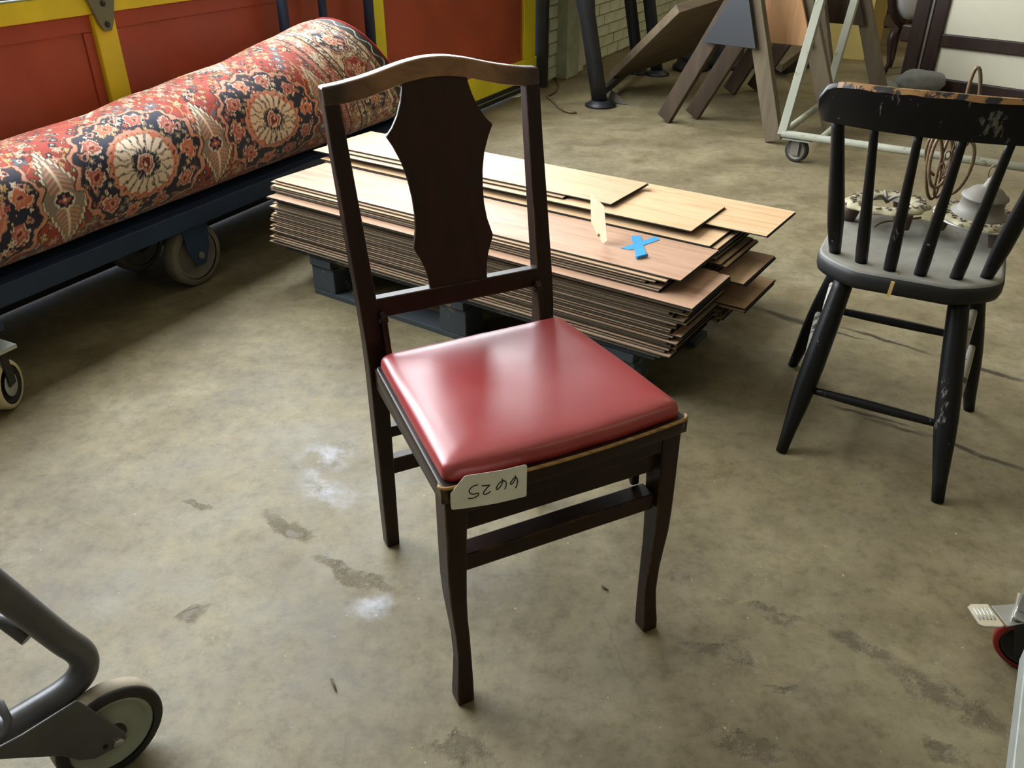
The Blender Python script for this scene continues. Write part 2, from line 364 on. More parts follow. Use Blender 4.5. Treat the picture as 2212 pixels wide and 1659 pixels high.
M['greymetal'] = m_plain('dusty_grey_metal', srgb(112, 107, 98), .6, .2, .15, 12)
M['cup'] = m_plain('brown_candle_cup', srgb(66, 50, 38), .6, 0, .2, 20)
M['chain'] = m_plain('tarnished_brass_chain', srgb(112, 90, 66), .55, .3, .35, 60)
M['dkhole'] = m_plain('dark_opening', srgb(22, 20, 18), .9)

# ------------------------------------------------------------------ room shell
WD = math.radians(63.0); WA = V(-.175, 4.955, 0); WT = V(math.cos(WD), math.sin(WD), 0); WN = V(math.sin(WD), -math.cos(WD), 0); Z3 = V(0, 0, 1)
def wl(s, d, z): return WA + WT * s + WN * d + Z3 * z
ROOM_H = 3.9
S0, S1, D1 = -6.0, 9.0, 9.5       # along the door wall, depth of the room
fl = MB(); fl.add([wl(S0, -.1, 0), wl(S1, -.1, 0), wl(S1, D1, 0), wl(S0, D1, 0)], [(0, 1, 2, 3)])
struct(fl.build('floor', M['floor'], origin=(0, 0, 0)))
ce = MB(); ce.box(wl((S0 + S1) / 2, D1 / 2, ROOM_H + .05), (S1 - S0, D1, .1), (WT, WN, Z3)); struct(ce.build('ceiling', M['ceil']))
DS0, DS1, DH = -4.2, .74, 3.0      # overhead door: extent and height
# wall around the door: brick pier to the right, plaster elsewhere
wb = MB(); wb.box(wl((DS1 + .09 + S1) / 2, -.12, ROOM_H / 2), (S1 - DS1 - .09, .2, ROOM_H), (WT, WN, Z3)); brickwall = struct(wb.build('wall_left', M['mortar']))
wb = MB(); wb.box(wl((S0 + DS0) / 2, -.1, ROOM_H / 2), (DS0 - S0, .2, ROOM_H), (WT, WN, Z3))
wb.box(wl((DS0 + DS1 + .09) / 2, -.1, (DH + ROOM_H) / 2), (DS1 + .09 - DS0, .2, ROOM_H - DH), (WT, WN, Z3)); struct(wb.build('wall_left', M['plaster']))
for nm, c0, sz in (('wall_back', wl(S1 + .05, D1 / 2, ROOM_H / 2), (.1, D1, ROOM_H)), ('wall_front', wl(S0 - .05, D1 / 2, ROOM_H / 2), (.1, D1, ROOM_H)), ('wall_right', wl((S0 + S1) / 2, D1 + .05, ROOM_H / 2), (S1 - S0, .1, ROOM_H))):
    wb = MB(); wb.box(c0, sz, (WT, WN, Z3)); struct(wb.build(nm, M['plaster']))
# bricks of the pier that show
BL, BH, JT = .205, .066, .010
bm0 = MB(); bm0.box((0, 0, 0), (BL, .024, BH)); bme = None
for r in range(13):
    z = .012 + r * (BH + JT) + BH / 2
    s = DS1 + .10 + (0 if r % 2 else -(BL + JT) / 2)
    while s < 4.3:
        a, b = max(s, DS1 + .10), s + BL
        if b - a > .04:
            if b - a > BL - .01 and bme is not None:
                o = bpy.data.objects.new('brick', bme); COL.objects.link(o)
            else:
                t = MB(); t.box((0, 0, 0), (b - a, .024, BH)); o = t.build('brick', M['brick'], origin=(0, 0, 0))
                q = o.modifiers.new('bevel', 'BEVEL'); q.width = .004; q.segments = 1
                if b - a > BL - .01: bme = o.data
            o.parent = brickwall
            p = wl((a + b) / 2, -.022 + .006 * rng.random(), z) - np.array(brickwall['_o'])
            o.location = p; o.rotation_euler = (rng.normal(0, .012), rng.normal(0, .012), WD + rng.normal(0, .008))
        s += BL + JT
# overhead door
door = thing('door_1', wl((DS0 + DS1) / 2, -.05, 0)); door['kind'] = 'structure'
def dbox(name, s0, s1, z0, z1, d0, d1, mat, bev=.004, parent=door):
    t = MB(); t.box(wl((s0 + s1) / 2, (d0 + d1) / 2, (z0 + z1) / 2), (s1 - s0, abs(d1 - d0), z1 - z0), (WT, WN, Z3)); return t.build(name, mat, parent, bevel=bev)
stiles = [(-4.05, -3.95), (-2.445, -2.365), (-.985, -.895), (.565, .72)]
zr = [(.068, .195), (.786, .845)]
dbox('bottom_seal', DS0, DS1, .012, .068, -.035, .004, M['blacksteel'])
dbox('kick_strip', DS0, DS1, .040, .046, .004, .014, M['greengrey'], .001)
for z0, z1 in zr: dbox('rail', DS0, DS1, z0, z1, -.035, .0, M['yellow'])
for s0, s1 in stiles: dbox('stile', s0, s1, .195, .786, -.035, -.001, M['yellow'])
for a, b in zip(stiles[:-1], stiles[1:]):
    t = MB(); s0, s1 = a[1], b[0]
    t.box(wl((s0 + s1) / 2, -.028, .49), (s1 - s0, .01, .60), (WT, WN, Z3)); pn = t.build('panel', M['red'], door)
    dbox('bevel_strip', s0, s1, .735, .786, -.024, -.016, M['red'], .004, pn)
    dbox('bevel_strip', s0, s1, .195, .235, -.024, -.016, M['red'], .004, pn)
    dbox('bevel_strip', s0, s0 + .035, .235, .735, -.024, -.017, M['red'], .003, pn)
    dbox('bevel_strip', s1 - .035, s1, .235, .735, -.024, -.017, M['red'], .003, pn)
# glazed sections above
dbox('sill', DS0, DS1, .851, .93, -.03, .006, M['greengrey'])
zg = [.93, 1.55, 2.2, 2.9]
for z0, z1 in zip(zg[:-1], zg[1:]):
    dbox('rail', DS0, DS1, z1 - .06, z1 + .04, -.035, .0, M['yellow'])
    edges = sorted([x for s in stiles for x in s])
    for a, b in zip(stiles[:-1], stiles[1:]):
        s0, s1 = a[1], b[0]; mm = (s0 + s1) / 2
        dbox('pane', s0, mm - .02, z0, z1 - .06, -.024, -.016, M['pane'], 0); dbox('pane', mm + .02, s1, z0, z1 - .06, -.024, -.016, M['pane'], 0)
        dbox('mullion', mm - .02, mm + .02, z0, z1 - .06, -.035, .0, M['yellow'])
    for s0, s1 in stiles: dbox('stile', s0, s1, z0, z1 - .06, -.035, -.001, M['yellow'])
dbox('end_stile', DS0, stiles[0][0], .068, 3.0, -.035, 0, M['yellow'])
# strap hinge
t = MB(); hs = -2.41
prof = [(-.055, .90), (.055, .90), (.052, .835), (.028, .76), (.014, .735), (-.014, .735), (-.028, .76), (-.052, .835)]
t.prism([wl(hs + a, .004, b) for a, b in prof], WN * .010); hg = t.build('hinge', M['greengrey'], door, bevel=.003)
for a, b in ((0, .755), (-.03, .86), (.03, .86), (0, .815)):
    t = MB(); t.lathe([(.009, 0), (.009, .004), (.004, .007)], wl(hs + a, .013, b), WN, 10); t.build('bolt', M['blacksteel'], hg)
# steel jamb by the brick pier
t = MB(); t.box(wl(.785, .0, 1.5), (.05, .10, 3.0), (WT, WN, Z3)); t.box(wl(.845, -.01, 1.5), (.07, .05, 3.0), (WT, WN, Z3), 1); struct(t.build('trim_1', [M['blacksteel'], M['greengrey']], bevel=.003))
# green pilaster boxes on the brick wall
for s0, s1, z1, mt, dd in ((1.07, 1.27, .62, 'mortar', .10), (1.33, 1.43, .60, 'brick', .07)):
    t = MB(); t.box(wl((s0 + s1) / 2, dd / 2 - .03, z1 / 2), (s1 - s0, dd, z1), (WT, WN, Z3)); struct(t.build('trim_2', M[mt], bevel=.006))
# ceiling lamps out of view; those over the back added to brighten that floor
for i, (s, d) in enumerate([(-3.6, 6.4), (-2.6, 8.4), (1.4, 3.2), (1.2, 7.0), (3.0, 2.2), (3.0, 4.6), (4.8, 3.2), (4.8, 6.6)]):
    t = thing('ceiling_lamp', wl(s, d, ROOM_H - .14), 'unseen long white fluorescent lamp under the ceiling, placed for its light', 'lamp', 'fluorescent lamps under the ceiling')
    b = MB(); b.box(wl(s, d, ROOM_H - .04), (1.5, .30, .08), (WT, WN, Z3)); b.build('housing', M['white_metal'], t)
    b = MB(); b.box(wl(s, d, ROOM_H - .105), (1.46, .26, .05), (WT, WN, Z3)); b.build('diffuser', M['lamp'], t)

# ------------------------------------------------------------------ the red-seated side chair
CY = math.radians(25.769); CO = V(.08467, .95786, 0); CX_ = V(math.cos(CY), math.sin(CY), 0); CYV = V(-math.sin(CY), math.cos(CY), 0)
def cl(x, d, z): return CO + CX_ * x + CYV * d + Z3 * z
CAX = (CX_, CYV, Z3)
base = cl(0, .2, 0)
chair = thing('side_chair', base, 'dark wooden side chair with vase-shaped splat and red vinyl seat, standing alone', 'chair')
def outline(wf, wb, d0, d1, bow, rc, n=10):
    """rounded trapezoid, front edge bowed"""
    P = []; cor = [(-wf, d0), (wf, d0), (wb, d1), (-wb, d1)]
    for i in range(4):
        p = np.array(cor[i]); a = unit(np.array(cor[i - 1]) - p); b = unit(np.array(cor[(i + 1) % 4]) - p)
        for t in np.linspace(0, 1, n): P.append(p + a * rc * (1 - t) ** 2 + b * rc * t ** 2)
        q = np.array(cor[(i + 1) % 4]); m = 12
        for t in np.linspace(0, 1, m + 2)[1:-1]: P.append(p + b * rc + (q - b * rc - p - b * rc) * t)
    P = np.array(P)
    sel = P[:, 1] < d0 + .25 * (d1 - d0)
    fall = np.clip(1 - (P[:, 1] - d0) / (.25 * (d1 - d0)), 0, 1)
    P[:, 1] -= bow * fall * np.clip(1 - (P[:, 0] / wf) ** 2, 0, 1)
    return P
fo = outline(.198, .176, 0, .352, .012, .012)
t = MB(); t.loft([[cl(x, d, .414) for x, d in fo], [cl(x, d, .441) for x, d in fo]]); t.build('seat_frame', M['cwood'], chair, bevel=.003)
# worn light edge bead along the front of the frame
fr = [p for p in outline(.1995, .1775, -.0015, .3535, .012, .012) if p[1] < .008]
fr = sorted(fr, key=lambda p: p[0])
t = MB(); t.tube([cl(x, d, .4405) for x, d in fr], .0027, 8); t.build('frame_edge', M['worn_edge'], chair)
fi = outline(.190, .169, .008, .345, .011, .016); cen = np.array([0, .17])
for sg in (-1, 1):
    t = MB(); t.box(cl(sg * .1905, .0075, .4275), (.0165, .0165, .0265), CAX); t.build('worn_corner', M['worn_corner'], chair, bevel=.002)
rings = []
for sc, z in [(1., .440), (1.006, .447), (1.006, .454), (1., .461), (.985, .467), (.955, .4715), (.90, .4745), (.8, .4765), (.6, .478), (.35, .479), (.05, .4792)]:
    z = .440 + (z - .440) * .86
    rings.append([cl(*(cen + (p - cen) * sc + 0), z + (.0015 * math.sin(p[0] * 60 + p[1] * 20) if .96 < sc < 1.01 else 0)) for p in fi])
t = MB(); t.loft(rings); cush = t.build('seat_cushion', M['vinyl'], chair)
# posts
def section_loft(rows, name, mat, parent, bev=.003):
    """rows: (z, x0, x1, d0, d1)"""
    t = MB(); t.loft([[cl(a, c, z), cl(b, c, z), cl(b, d, z), cl(a, d, z)] for z, a, b, c, d in rows], sm=False); return t.build(name, mat, parent, bevel=bev)
for s in (-1, 1):
    rows = []
    for z, xo, xi, d0, d1 in [(0, .172, .146, .405, .434), (.10, .173, .146, .400, .432), (.25, .175, .146, .391, .424), (.40, .177, .147, .383, .416), (.47, .178, .1475, .386, .418), (.54, .179, .149, .399, .429), (.65, .181, .152, .424, .452), (.75, .1825, .155, .447, .473), (.838, .184, .158, .4655, .490), (.8625, .184, .158, .4705, .495)]:
        a, b = sorted((s * xo, s * xi)); rows.append((z, a, b, d0, d1))
    section_loft(rows, 'back_post', M['cwood'], chair)
def rake(z): return np.interp(z, [.40, .47, .54, .65, .75, .8625, .90], [.383, .386, .399, .424, .447, .4705, .478])
# crest rail
tx = [-.182, -.162, -.13, -.10, -.079, -.044, -.01, .022, .061, .091, .122, .154, .184]; tz = [.863, .8655, .871, .876, .881, .889, .893, .893, .886, .878, .870, .865, .863]
bx = [-.16, -.115, -.086, -.056, -.011, .021, .05, .09, .121, .158]; bz = [.8365, .844, .852, .859, .8635, .8635, .858, .847, .840, .836]
def symm(xs, zs, x): return .5 * (np.interp(x, xs, zs) + np.interp(-x, xs, zs))
rings = []
for x in np.linspace(-.184, .184, 41):
    zt = symm(tx, tz, x) + .0005; zb = symm(bx, bz, x) if abs(x) < .158 else .8365
    d0 = rake(zb) - .0005; d1 = rake(zt)
    rings.append([cl(x, d0, zb), cl(x, d0 + .024, zb), cl(x, d1 + .023, zt), cl(x, d1, zt)])
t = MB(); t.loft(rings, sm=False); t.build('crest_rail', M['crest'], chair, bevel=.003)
# splat
sp = [(.0535, .868), (.056, .852), (.0615, .832), (.070, .812), (.081, .795), (.0925, .783), (.083, .766), (.073, .742), (.0665, .715), (.063, .685), (.0625, .66), (.065, .635), (.0695, .618), (.0725, .607), (.069, .598), (.062, .583), (.0565, .566), (.0535, .548), (.0525, .528)]
left = [(-x, z) for x, z in sp]; rows = [(x, z) for x, z in sp]
t = MB(); rings = []
for x, z in sp:
    d = rake(z) + .004; rings.append([cl(-x, d, z), cl(x, d, z), cl(x, d + .007, z), cl(-x, d + .007, z)])
t.loft(rings, sm=False); t.build('splat', M['splat'], chair, bevel=.0012, )
# lower back rail
t = MB(); z0, z1 = .505, .5375
t.loft([[cl(x, rake(z0) + .002, z0), cl(x, rake(z0) + .020, z0), cl(x, rake(z1) + .020, z1), cl(x, rake(z1) + .001, z1)] for x in (-.151, .151)], sm=False); t.build('back_rail', M['cwood'], chair, bevel=.002)
# front legs, slightly cabriole
for s in (-1, 1):
    rows = []
    for z, xo, xi, d0, d1 in [(0, .189, .161, .000, .030), (.02, .1885, .1608, .001, .031), (.05, .186, .160, .004, .031), (.09, .183, .1605, .006, .032), (.14, .1845, .162, .006, .034), (.18, .188, .1645, .005, .037), (.22, .1915, .1655, .003, .040), (.26, .193, .1645, .003, .042), (.32, .193, .1625, .003, .043), (.42, .1925, .1585, .003, .044)]:
        a, b = sorted((s * xo, s * xi)); rows.append((z, a, b, d0, d1))
    section_loft(rows, 'front_leg', M['cwood'], chair)
# aprons
t = MB(); t.box(cl(0, .026, .381), (.318, .018, .077), CAX); t.build('front_apron', M['cwood'], chair, bevel=.002)
t = MB(); t.box(cl(0, .013, .402), (.318, .018, .034), CAX); t.build('apron_board', M['cwood'], chair, bevel=.002)
for s in (-1, 1):
    t = MB(); t.bar(cl(s * .176, .044, .400), cl(s * .160, .385, .400), .018, .040, CX_); t.build('side_apron', M['cwood'], chair, bevel=.002)
t = MB(); t.box(cl(0, .372, .400), (.30, .018, .038), CAX); t.build('rear_apron', M['cwood'], chair, bevel=.002)
# stretchers
t = MB(); t.box(cl(.0, .031, .283), (.326, .034, .030), CAX); t.build('front_stretcher', M['cwood'], chair, bevel=.003)
for z, h in ((.272, .022), (.196, .034)):
    t = MB(); t.box(cl(0, .408, z), (.295, .020, h), CAX); t.build('rear_stretcher', M['cwood'], chair, bevel=.002)
# folding brackets: rounded ears at the rear corners of the seat, hinge at the front leg
for s in (-1, 1):
    x = s * .1445; ear = [(.362, .432), (.384, .432), (.392, .46), (.399, .50), (.396, .515), (.388, .52), (.379, .512), (.372, .48)]
    t = MB(); t.prism([cl(x - .005, d, z) for d, z in ear], CX_ * .010); e = t.build('hinge_ear', M['cwood'], chair, bevel=.003)
    t = MB(); t.lathe([(.005, -.008), (.005, .008)], cl(x, .388, .503), CX_, 10); t.build('pivot_pin', M['blacksteel'], e)
t = MB(); t.prism([cl(.140, d, z) for d, z in [(.05, .375), (.085, .375), (.075, .335), (.052, .298), (.044, .30)]], CX_ * .014); t.build('folding_bracket', M['cwood'], chair, bevel=.003)
# paper label with handwritten number, stuck on the front corner
LT = unit(CX_ * .112 - CYV * .0093); LN = np.cross(Z3, LT)
def lp(px, py): return gpl(px, py, cl(-.187, -.0078, 0), LN)
def zlab(pts): return [(960 + x * .0859, 990 + y * .0859) for x, y in pts]
pl = zlab([(155, 880), (200, 835), (460, 510), (500, 465), (560, 435), (1000, 370), (1500, 290), (2000, 170), (2050, 165), (2080, 195), (2065, 920), (2040, 960), (1650, 1055), (1280, 1140), (600, 1250), (220, 1295), (175, 1275), (155, 1100)])
rings = [[lp(x, y) for x, y in pl], [lp(x, y) + CYV * .0006 for x, y in pl]]
t = MB(); t.loft(rings, sm=False); lab = t.build('paper_label', M['paper'], chair)
strokes = [[(845, 665), (770, 678), (700, 710), (640, 770), (615, 830), (640, 875), (710, 905), (770, 895), (840, 870), (862, 890), (850, 930), (790, 975), (700, 1005), (595, 1010)],
           [(935, 690), (1040, 685), (1145, 665), (1090, 720), (1020, 800), (975, 870), (985, 905), (1040, 905), (1110, 870), (1160, 825)],
           [(1520, 775), (1540, 720), (1558, 640), (1545, 585), (1500, 560), (1440, 570), (1370, 630), (1310, 720), (1300, 770), (1330, 785), (1400, 720), (1450, 630), (1470, 560), (1450, 515)],
           [(1785, 745), (1820, 680), (1838, 580), (1825, 500), (1800, 475), (1740, 500), (1680, 580), (1650, 640), (1680, 660), (1735, 600), (1775, 530), (1790, 470), (1775, 430)]]
for st in strokes:
    P = zlab(st); Q = []
    for i in range(len(P) - 1):
        for q in np.linspace(0, 1, 4, endpoint=False): Q.append((P[i][0] * (1 - q) + P[i + 1][0] * q, P[i][1] * (1 - q) + P[i + 1][1] * q))
    Q.append(P[-1])
    Q = [Q[0]] + [((Q[i - 1][0] + Q[i][0] + Q[i + 1][0]) / 3, (Q[i - 1][1] + Q[i][1] + Q[i + 1][1]) / 3) for i in range(1, len(Q) - 1)] + [Q[-1]]
    t = MB(); t.tube([lp(x, y) - CYV * .0002 for x, y in Q], .00085, 6); t.build('handwritten_digit', M['ink'], lab)

# ------------------------------------------------------------------ pallet and the two columns of floor planks
ZP = .145; SA = gz(581, 523, ZP); UA = math.radians(-34.43); UD = V(math.cos(UA), math.sin(UA), 0); VD = V(-math.sin(UA), math.cos(UA), 0); UAX = (UD, VD, Z3)
def sl(u, v, z): return V(SA[0], SA[1], 0) + UD * u + VD * v + Z3 * z
PV = .032
pal = thing('pallet', sl(.65, .4, 0), 'low blue-painted wooden pallet under the stacked floor planks', 'pallet')
for v in np.linspace(.03, .70, 6):
    t = MB(); t.box(sl(.70, v + .005 + PV, .134), (1.30, .09, .018), UAX); t.build('deck_board', M['palletblue'], pal, bevel=.002)
for u in (.205, .72, 1.25):
    t = MB(); t.box(sl(u, .375 + PV, .113), (.09, .78, .024), UAX); t.build('cross_board', M['palletblue'], pal, bevel=.002)
    for v in (.035, .375, .70):
        t = MB(); t.box(sl(u, v + PV, .058), (.095, .085, .085), UAX); t.build('block', M['palletblue'], pal, bevel=.003)
for v in (.035, .375, .70):
    t = MB(); t.box(sl(.74, v + PV, .008), (1.16, .09, .016), UAX); t.build('bottom_board', M['palletblue'], pal, bevel=.002)
# one plank mesh: click profile, decor on top
PW, PT = .222, .0058
def plank_mesh(L, W, decor, notch=0.):
    t = MB()
    # layers: decor sheet, core with tongue/groove, backing
    lip = .006
    t.box((0, 0, PT - .0002), (L, W, .0004), mi=0)
    t.box((0, 0, PT - .0016), (L + .0006, W + .0006, .0022), mi=1)
    t.box((0, 0, .0027), (L - .014, W - .014, .0037), mi=2)
    t.box((.004, .004, .0006), (L - .002, W - .003, .0008), mi=2)
    o = t.build('plank', [decor, M['core'], M['core_dark']], origin=(0, 0, 0)); me = o.data; bpy.data.objects.remove(o); return me
pm = {}
def get_plank(L, decor):
    key = (round(L, 2), decor)
    if key not in pm: pm[key] = plank_mesh(round(L, 2), PW, M[decor])
    return pm[key]
NPL = [0]
def plank(u0, v0, z, L, decor, label, group=None, rot=0., tilt=(0, 0)):
    me = get_plank(L, decor)
    o = bpy.data.objects.new('plank', me); COL.objects.link(o); p = sl(u0 + L / 2, v0 + PW / 2, z)
    o.location = p; o.rotation_euler = (tilt[0], tilt[1], UA + rot); tag(o, label, 'plank', group); NPL[0] += 1; return o
Z0 = .1435
lay = .0061
NL = 34
for i in range(NL):
    z = Z0 + i * lay
    big = rng.random() < .22
    # near column
    u0 = .002 + .014 * rng.random() + (.02 if big else 0) + .045 * i / NL
    if i in (0,): u0 = .0
    L = 1.37 if rng.random() < .85 else 1.35
    v0 = .004 + rng.normal(0, .0012) + (-.004 if i % 6 == 2 else 0) + (.005 if i % 9 == 5 else 0)
    if i == NL - 1: u0, L, v0 = .045, 1.35, .02
    if i == NL - 2: u0, L, v0 = .035, 1.33, .012
    if i == NL - 7: u0, L, v0 = .06, 1.39, -.03
    if i == NL - 8: u0, L, v0 = .05, 1.40, -.026
    if NL - 7 < i < NL - 2: L = 1.27 + .02 * (i % 3); v0 = .004
    if i == NL - 1: pass
    plank(u0, v0, z, L, 'oak3' if i in (NL - 7, NL - 1) else 'oak', 'laminate floor plank in the column of the stack nearest the red-seated chair' if i < NL - 1 else 'wood-look floor plank carrying the blue tape cross, topmost of its column', 'planks in the near column' if i < NL - 1 else None, rng.normal(0, .003))
for i in range(NL + 1):
    z = Z0 + i * lay
    u0 = .03 * rng.random() - .01; L = 1.40 if rng.random() < .6 else 1.37
    v0 = .252 + rng.normal(0, .004)
    if i in (9, 10): u0, L = .06, 1.42
    if i in (20, 21): u0, L = .05, 1.42
    if i < 6: u0, L = .0, 1.40 + .01 * (i % 3)
    if i > NL - 6: L = 1.36; u0 = .02 + .01 * (i % 2)
    if i == NL: u0, L, v0 = .01, 1.365, .245
    plank(u0, v0, z, L, 'oak2' if i % 3 else 'oak', 'laminate floor plank in the column of the stack nearest the sawhorses', 'planks in the far column', rng.normal(0, .004))
# third, partial column of pale planks behind carries the far ones
zt = Z0 + (NL + 1) * lay
plank(-.075, .365, zt + .0005, 1.42, 'oak2', 'pale floor plank lying across the back of the stack, end flush with the carpet', None, .0)
plank(-.055, .315, zt - .0, 1.30, 'oak', 'floor plank under the pale ones with its corner showing by the carpet', None, 0.) if False else None
plank(.075, .352, zt + lay + .001, 1.40, 'oak2', 'pale tan floor plank sticking out farthest toward the white wheeled frame', None, -.004)
plank(-.03, .262, zt + lay * 2 + .001, 1.34, 'oak2', 'shifted floor plank under the two short top planks', None, .002)
plank(.055, .285, zt + lay * 3 + .001, .86, 'oak', 'short floor plank second from the top of the stack', None, .006)
plank(.06, .30, zt + lay * 4 + .001, 1.0, 'oak', 'short floor plank lying topmost on the stack', None, .0)
# blue tape cross
ztape = Z0 + NL * lay - lay + PT + .0006
tp = thing('tape_cross', gz(1383, 533, ztape), 'cross of blue masking tape stuck on a floor plank', 'tape')
def strip(pts, name, par, mat, z, th=.0006, lift=None):
    t = MB(); a = [gz(x, y, z) for x, y in pts]; t.prism(a, Z3 * th); return t.build(name, mat, par)
strip([(1341, 536), (1418, 511), (1425, 518), (1362, 540)], 'tape_strip', tp, M['tape'], ztape)
strip([(1364, 510), (1383, 509), (1397, 552), (1374, 556)], 'tape_strip', tp, M['tape'], ztape + .0008)
t = MB(); c0 = gz(1386, 555, ztape); t.tube([gz(1374, 556, ztape + .004), gz(1398, 551, ztape + .004)], .004, 8); t.build('curled_tape_end', M['tape'], tp)
# paper tag standing on the stack
tb = gz(1296, 524, ztape); tn = unit(V(-.8, -.6, .1))
poly = [(1275, 416), (1305, 446), (1311, 520), (1302, 526), (1285, 498), (1277, 480)]
t = MB(); P = [gpl(x, y, tb, tn) for x, y in poly]; t.prism(P, -tn * .0008)
tg = t.build('paper_tag', M['tag']); tag(tg, 'folded cream paper tag standing upright on the plank stack', 'tag')
t = MB(); c0 = gpl(1294, 508, tb, tn); t.lathe([(.004, 0), (.004, .0006)], c0 - tn * -.0012, tn, 12); t.build('eyelet', M['chain'], tg)

# ------------------------------------------------------------------ navy cart
cart = thing('platform_cart', wl(-2.4, .2, 0), 'navy steel platform cart carrying the rolled carpet along the red door', 'cart')
def cbox(name, s0, s1, d0, d1, z0, z1, mat, par=cart, bev=.003):
    t = MB(); t.box(wl((s0 + s1) / 2, (d0 + d1) / 2, (z0 + z1) / 2), (s1 - s0, d1 - d0, z1 - z0), (WT, WN, Z3)); return t.build(name, mat, par, bevel=bev)
cbox('deck', -3.75, -.98, .05, .345, .225, .262, M['navy'])
cbox('side_rail', -3.75, -.98, .345, .385, .205, .262, M['navy'])
cbox('side_rail', -3.75, -.98, .015, .05, .205, .262, M['navy'])
for s, r in ((-1.64, .020), (-1.40, .017), (-1.085, .022)):
    t = MB(); t.tube([wl(s, .05, .24), wl(s, .05, 1.25)], r, 14); t.build('stake', M['navy'], cart)
t = MB(); t.tube([wl(-1.64, .05, 1.25), wl(-1.085, .05, 1.25)], .02, 12); t.build('top_bar', M['navy'], cart)
def wheel(par, c, ax, R, W, tyre, rim, hub, side=1, holes=False):
    ax = unit(ax)
    t = MB(); t.lathe([(R * .80, -W / 2), (R * .95, -W / 2), (R, -W * .38), (R, W * .38), (R * .95, W / 2), (R * .80, W / 2)], c, ax, 40, cap=False)
    o = t.build('wheel', tyre, par)
    t = MB(); t.lathe([(R * .81, -W * .46), (R * .81, W * .40), (R * .74, W * .46), (R * .68, W * .30), (R * .30, W * .22), (R * .28, W * .48), (R * .10, W * .48)], c, ax, 32); t.build('rim', rim, o)
    return o
def fixed_wheel(s, d):
    c = wl(s, d, .102)
    o = wheel(cart, c, WN, .102, .05, M['tyre_grey'], M['tyre_grey'], M['navy'])
    t = MB(); t.prism([wl(s + a, d + .032, z) for a, z in [(-.055, .235), (.055, .235), (.045, .12), (.018, .07), (-.018, .07), (-.045, .12)]], WN * .006); t.build('wheel_bracket', M['navy'], cart, bevel=.002)
    t = MB(); t.prism([wl(s + a, d - .038, z) for a, z in [(-.055, .235), (.055, .235), (.045, .12), (.018, .07), (-.018, .07), (-.045, .12)]], WN * .006); t.build('wheel_bracket', M['navy'], cart, bevel=.002)
    t = MB(); t.lathe([(.012, .0), (.012, .008), (.006, .010)], wl(s, d + .037, .102), WN, 12); t.build('axle_nut', M['tyre_grey'], cart)
fixed_wheel(-2.545, .33); fixed_wheel(-2.545, .07)
def swivel(s, d, rot=0.):
    ax = math.cos(rot) * WN + math.sin(rot) * WT
    c = wl(s, d, .062)
    o = wheel(cart, c, ax, .062, .036, M['cream_tyre'], M['tyre_dark'], M['steel'])
    t = MB(); t.lathe([(.030, -.0002), (.030, .002), (.026, .002)], c + ax * .0165, ax, 24); t.build('hub_cap', M['galv'], o)
    t = MB(); t.lathe([(.048, -.019), (.048, -.0185), (.02, -.019)], c, ax, 24); t.build('hub_ring', M['tyre_dark'], o)
    for sg in (-1, 1):
        t = MB(); t.bar(c + ax * sg * .022, c + ax * sg * .022 + Z3 * .09, .03, .004, np.cross(ax, Z3)); t.build('fork', M['blacksteel'], cart)
    t = MB(); t.box(c + Z3 * .10, (.08, .08, .01), (WT, WN, Z3)); t.build('caster_plate', M['galv'], cart)
    t = MB(); t.tube([c + Z3 * .1, c + Z3 * .16], .018, 10); t.build('caster_stem', M['navy'], cart)
swivel(-3.325, .475, .55); swivel(-3.36, .07); swivel(-1.25, .33); swivel(-1.25, .07)
cbox('caster_arm', -3.38, -3.29, .345, .50, .205, .235, M['navy'])

# ------------------------------------------------------------------ rolled carpet, knot pattern as colours on a fine mesh
NA, NB = 760, 300
ZB = .2635
sa = np.linspace(-3.62, -1.43, NA)
top = np.interp(sa, [-3.6, -2.98, -2.68, -2.31, -1.955, -1.54, -1.36], [.535, .545, .558, .594, .634, .690, .702])
top = np.convolve(np.pad(top, 30, mode='edge'), np.ones(61) / 61, 'valid')
th = np.linspace(0, 2 * PI, NB, endpoint=False)         # 0 = toward the camera side, increasing upward
rz = (top - ZB) / 2; cz = (top + ZB) / 2; ry = np.interp(sa, [-3.6, -2.4, -1.4], [.178, .178, .165]); cy = np.interp(sa, [-3.6, -2.4, -1.4], [.225, .225, .245])
cs, sn = np.cos(th), np.sin(th); ex = .86
X = np.sign(cs) * np.abs(cs) ** ex; Zc = np.sign(sn) * np.abs(sn) ** ex
Sg = sa[:, None] + 0 * th[None]; Dg = cy[:, None] + ry[:, None] * X[None]; Zg = cz[:, None] + rz[:, None] * Zc[None]
slant = np.clip((sa + 2.6) / 1.2, 0, 1)[:, None] ** 1.3
Sg = Sg + slant * (-.20 * Zc[None])
lump = .003 * np.sin(Sg * 9 + 2 * np.sin(th[None] * 2)) + .002 * np.sin(Sg * 23 + th[None] * 5)
Dg = Dg + lump * X[None]; Zg = Zg + np.where(Zc[None] > -.6, lump, 0) * Zc[None]
Zg = np.maximum(Zg, ZB)
PT3 = WA[None, None] + Sg[..., None] * WT + Dg[..., None] * WN + Zg[..., None] * Z3
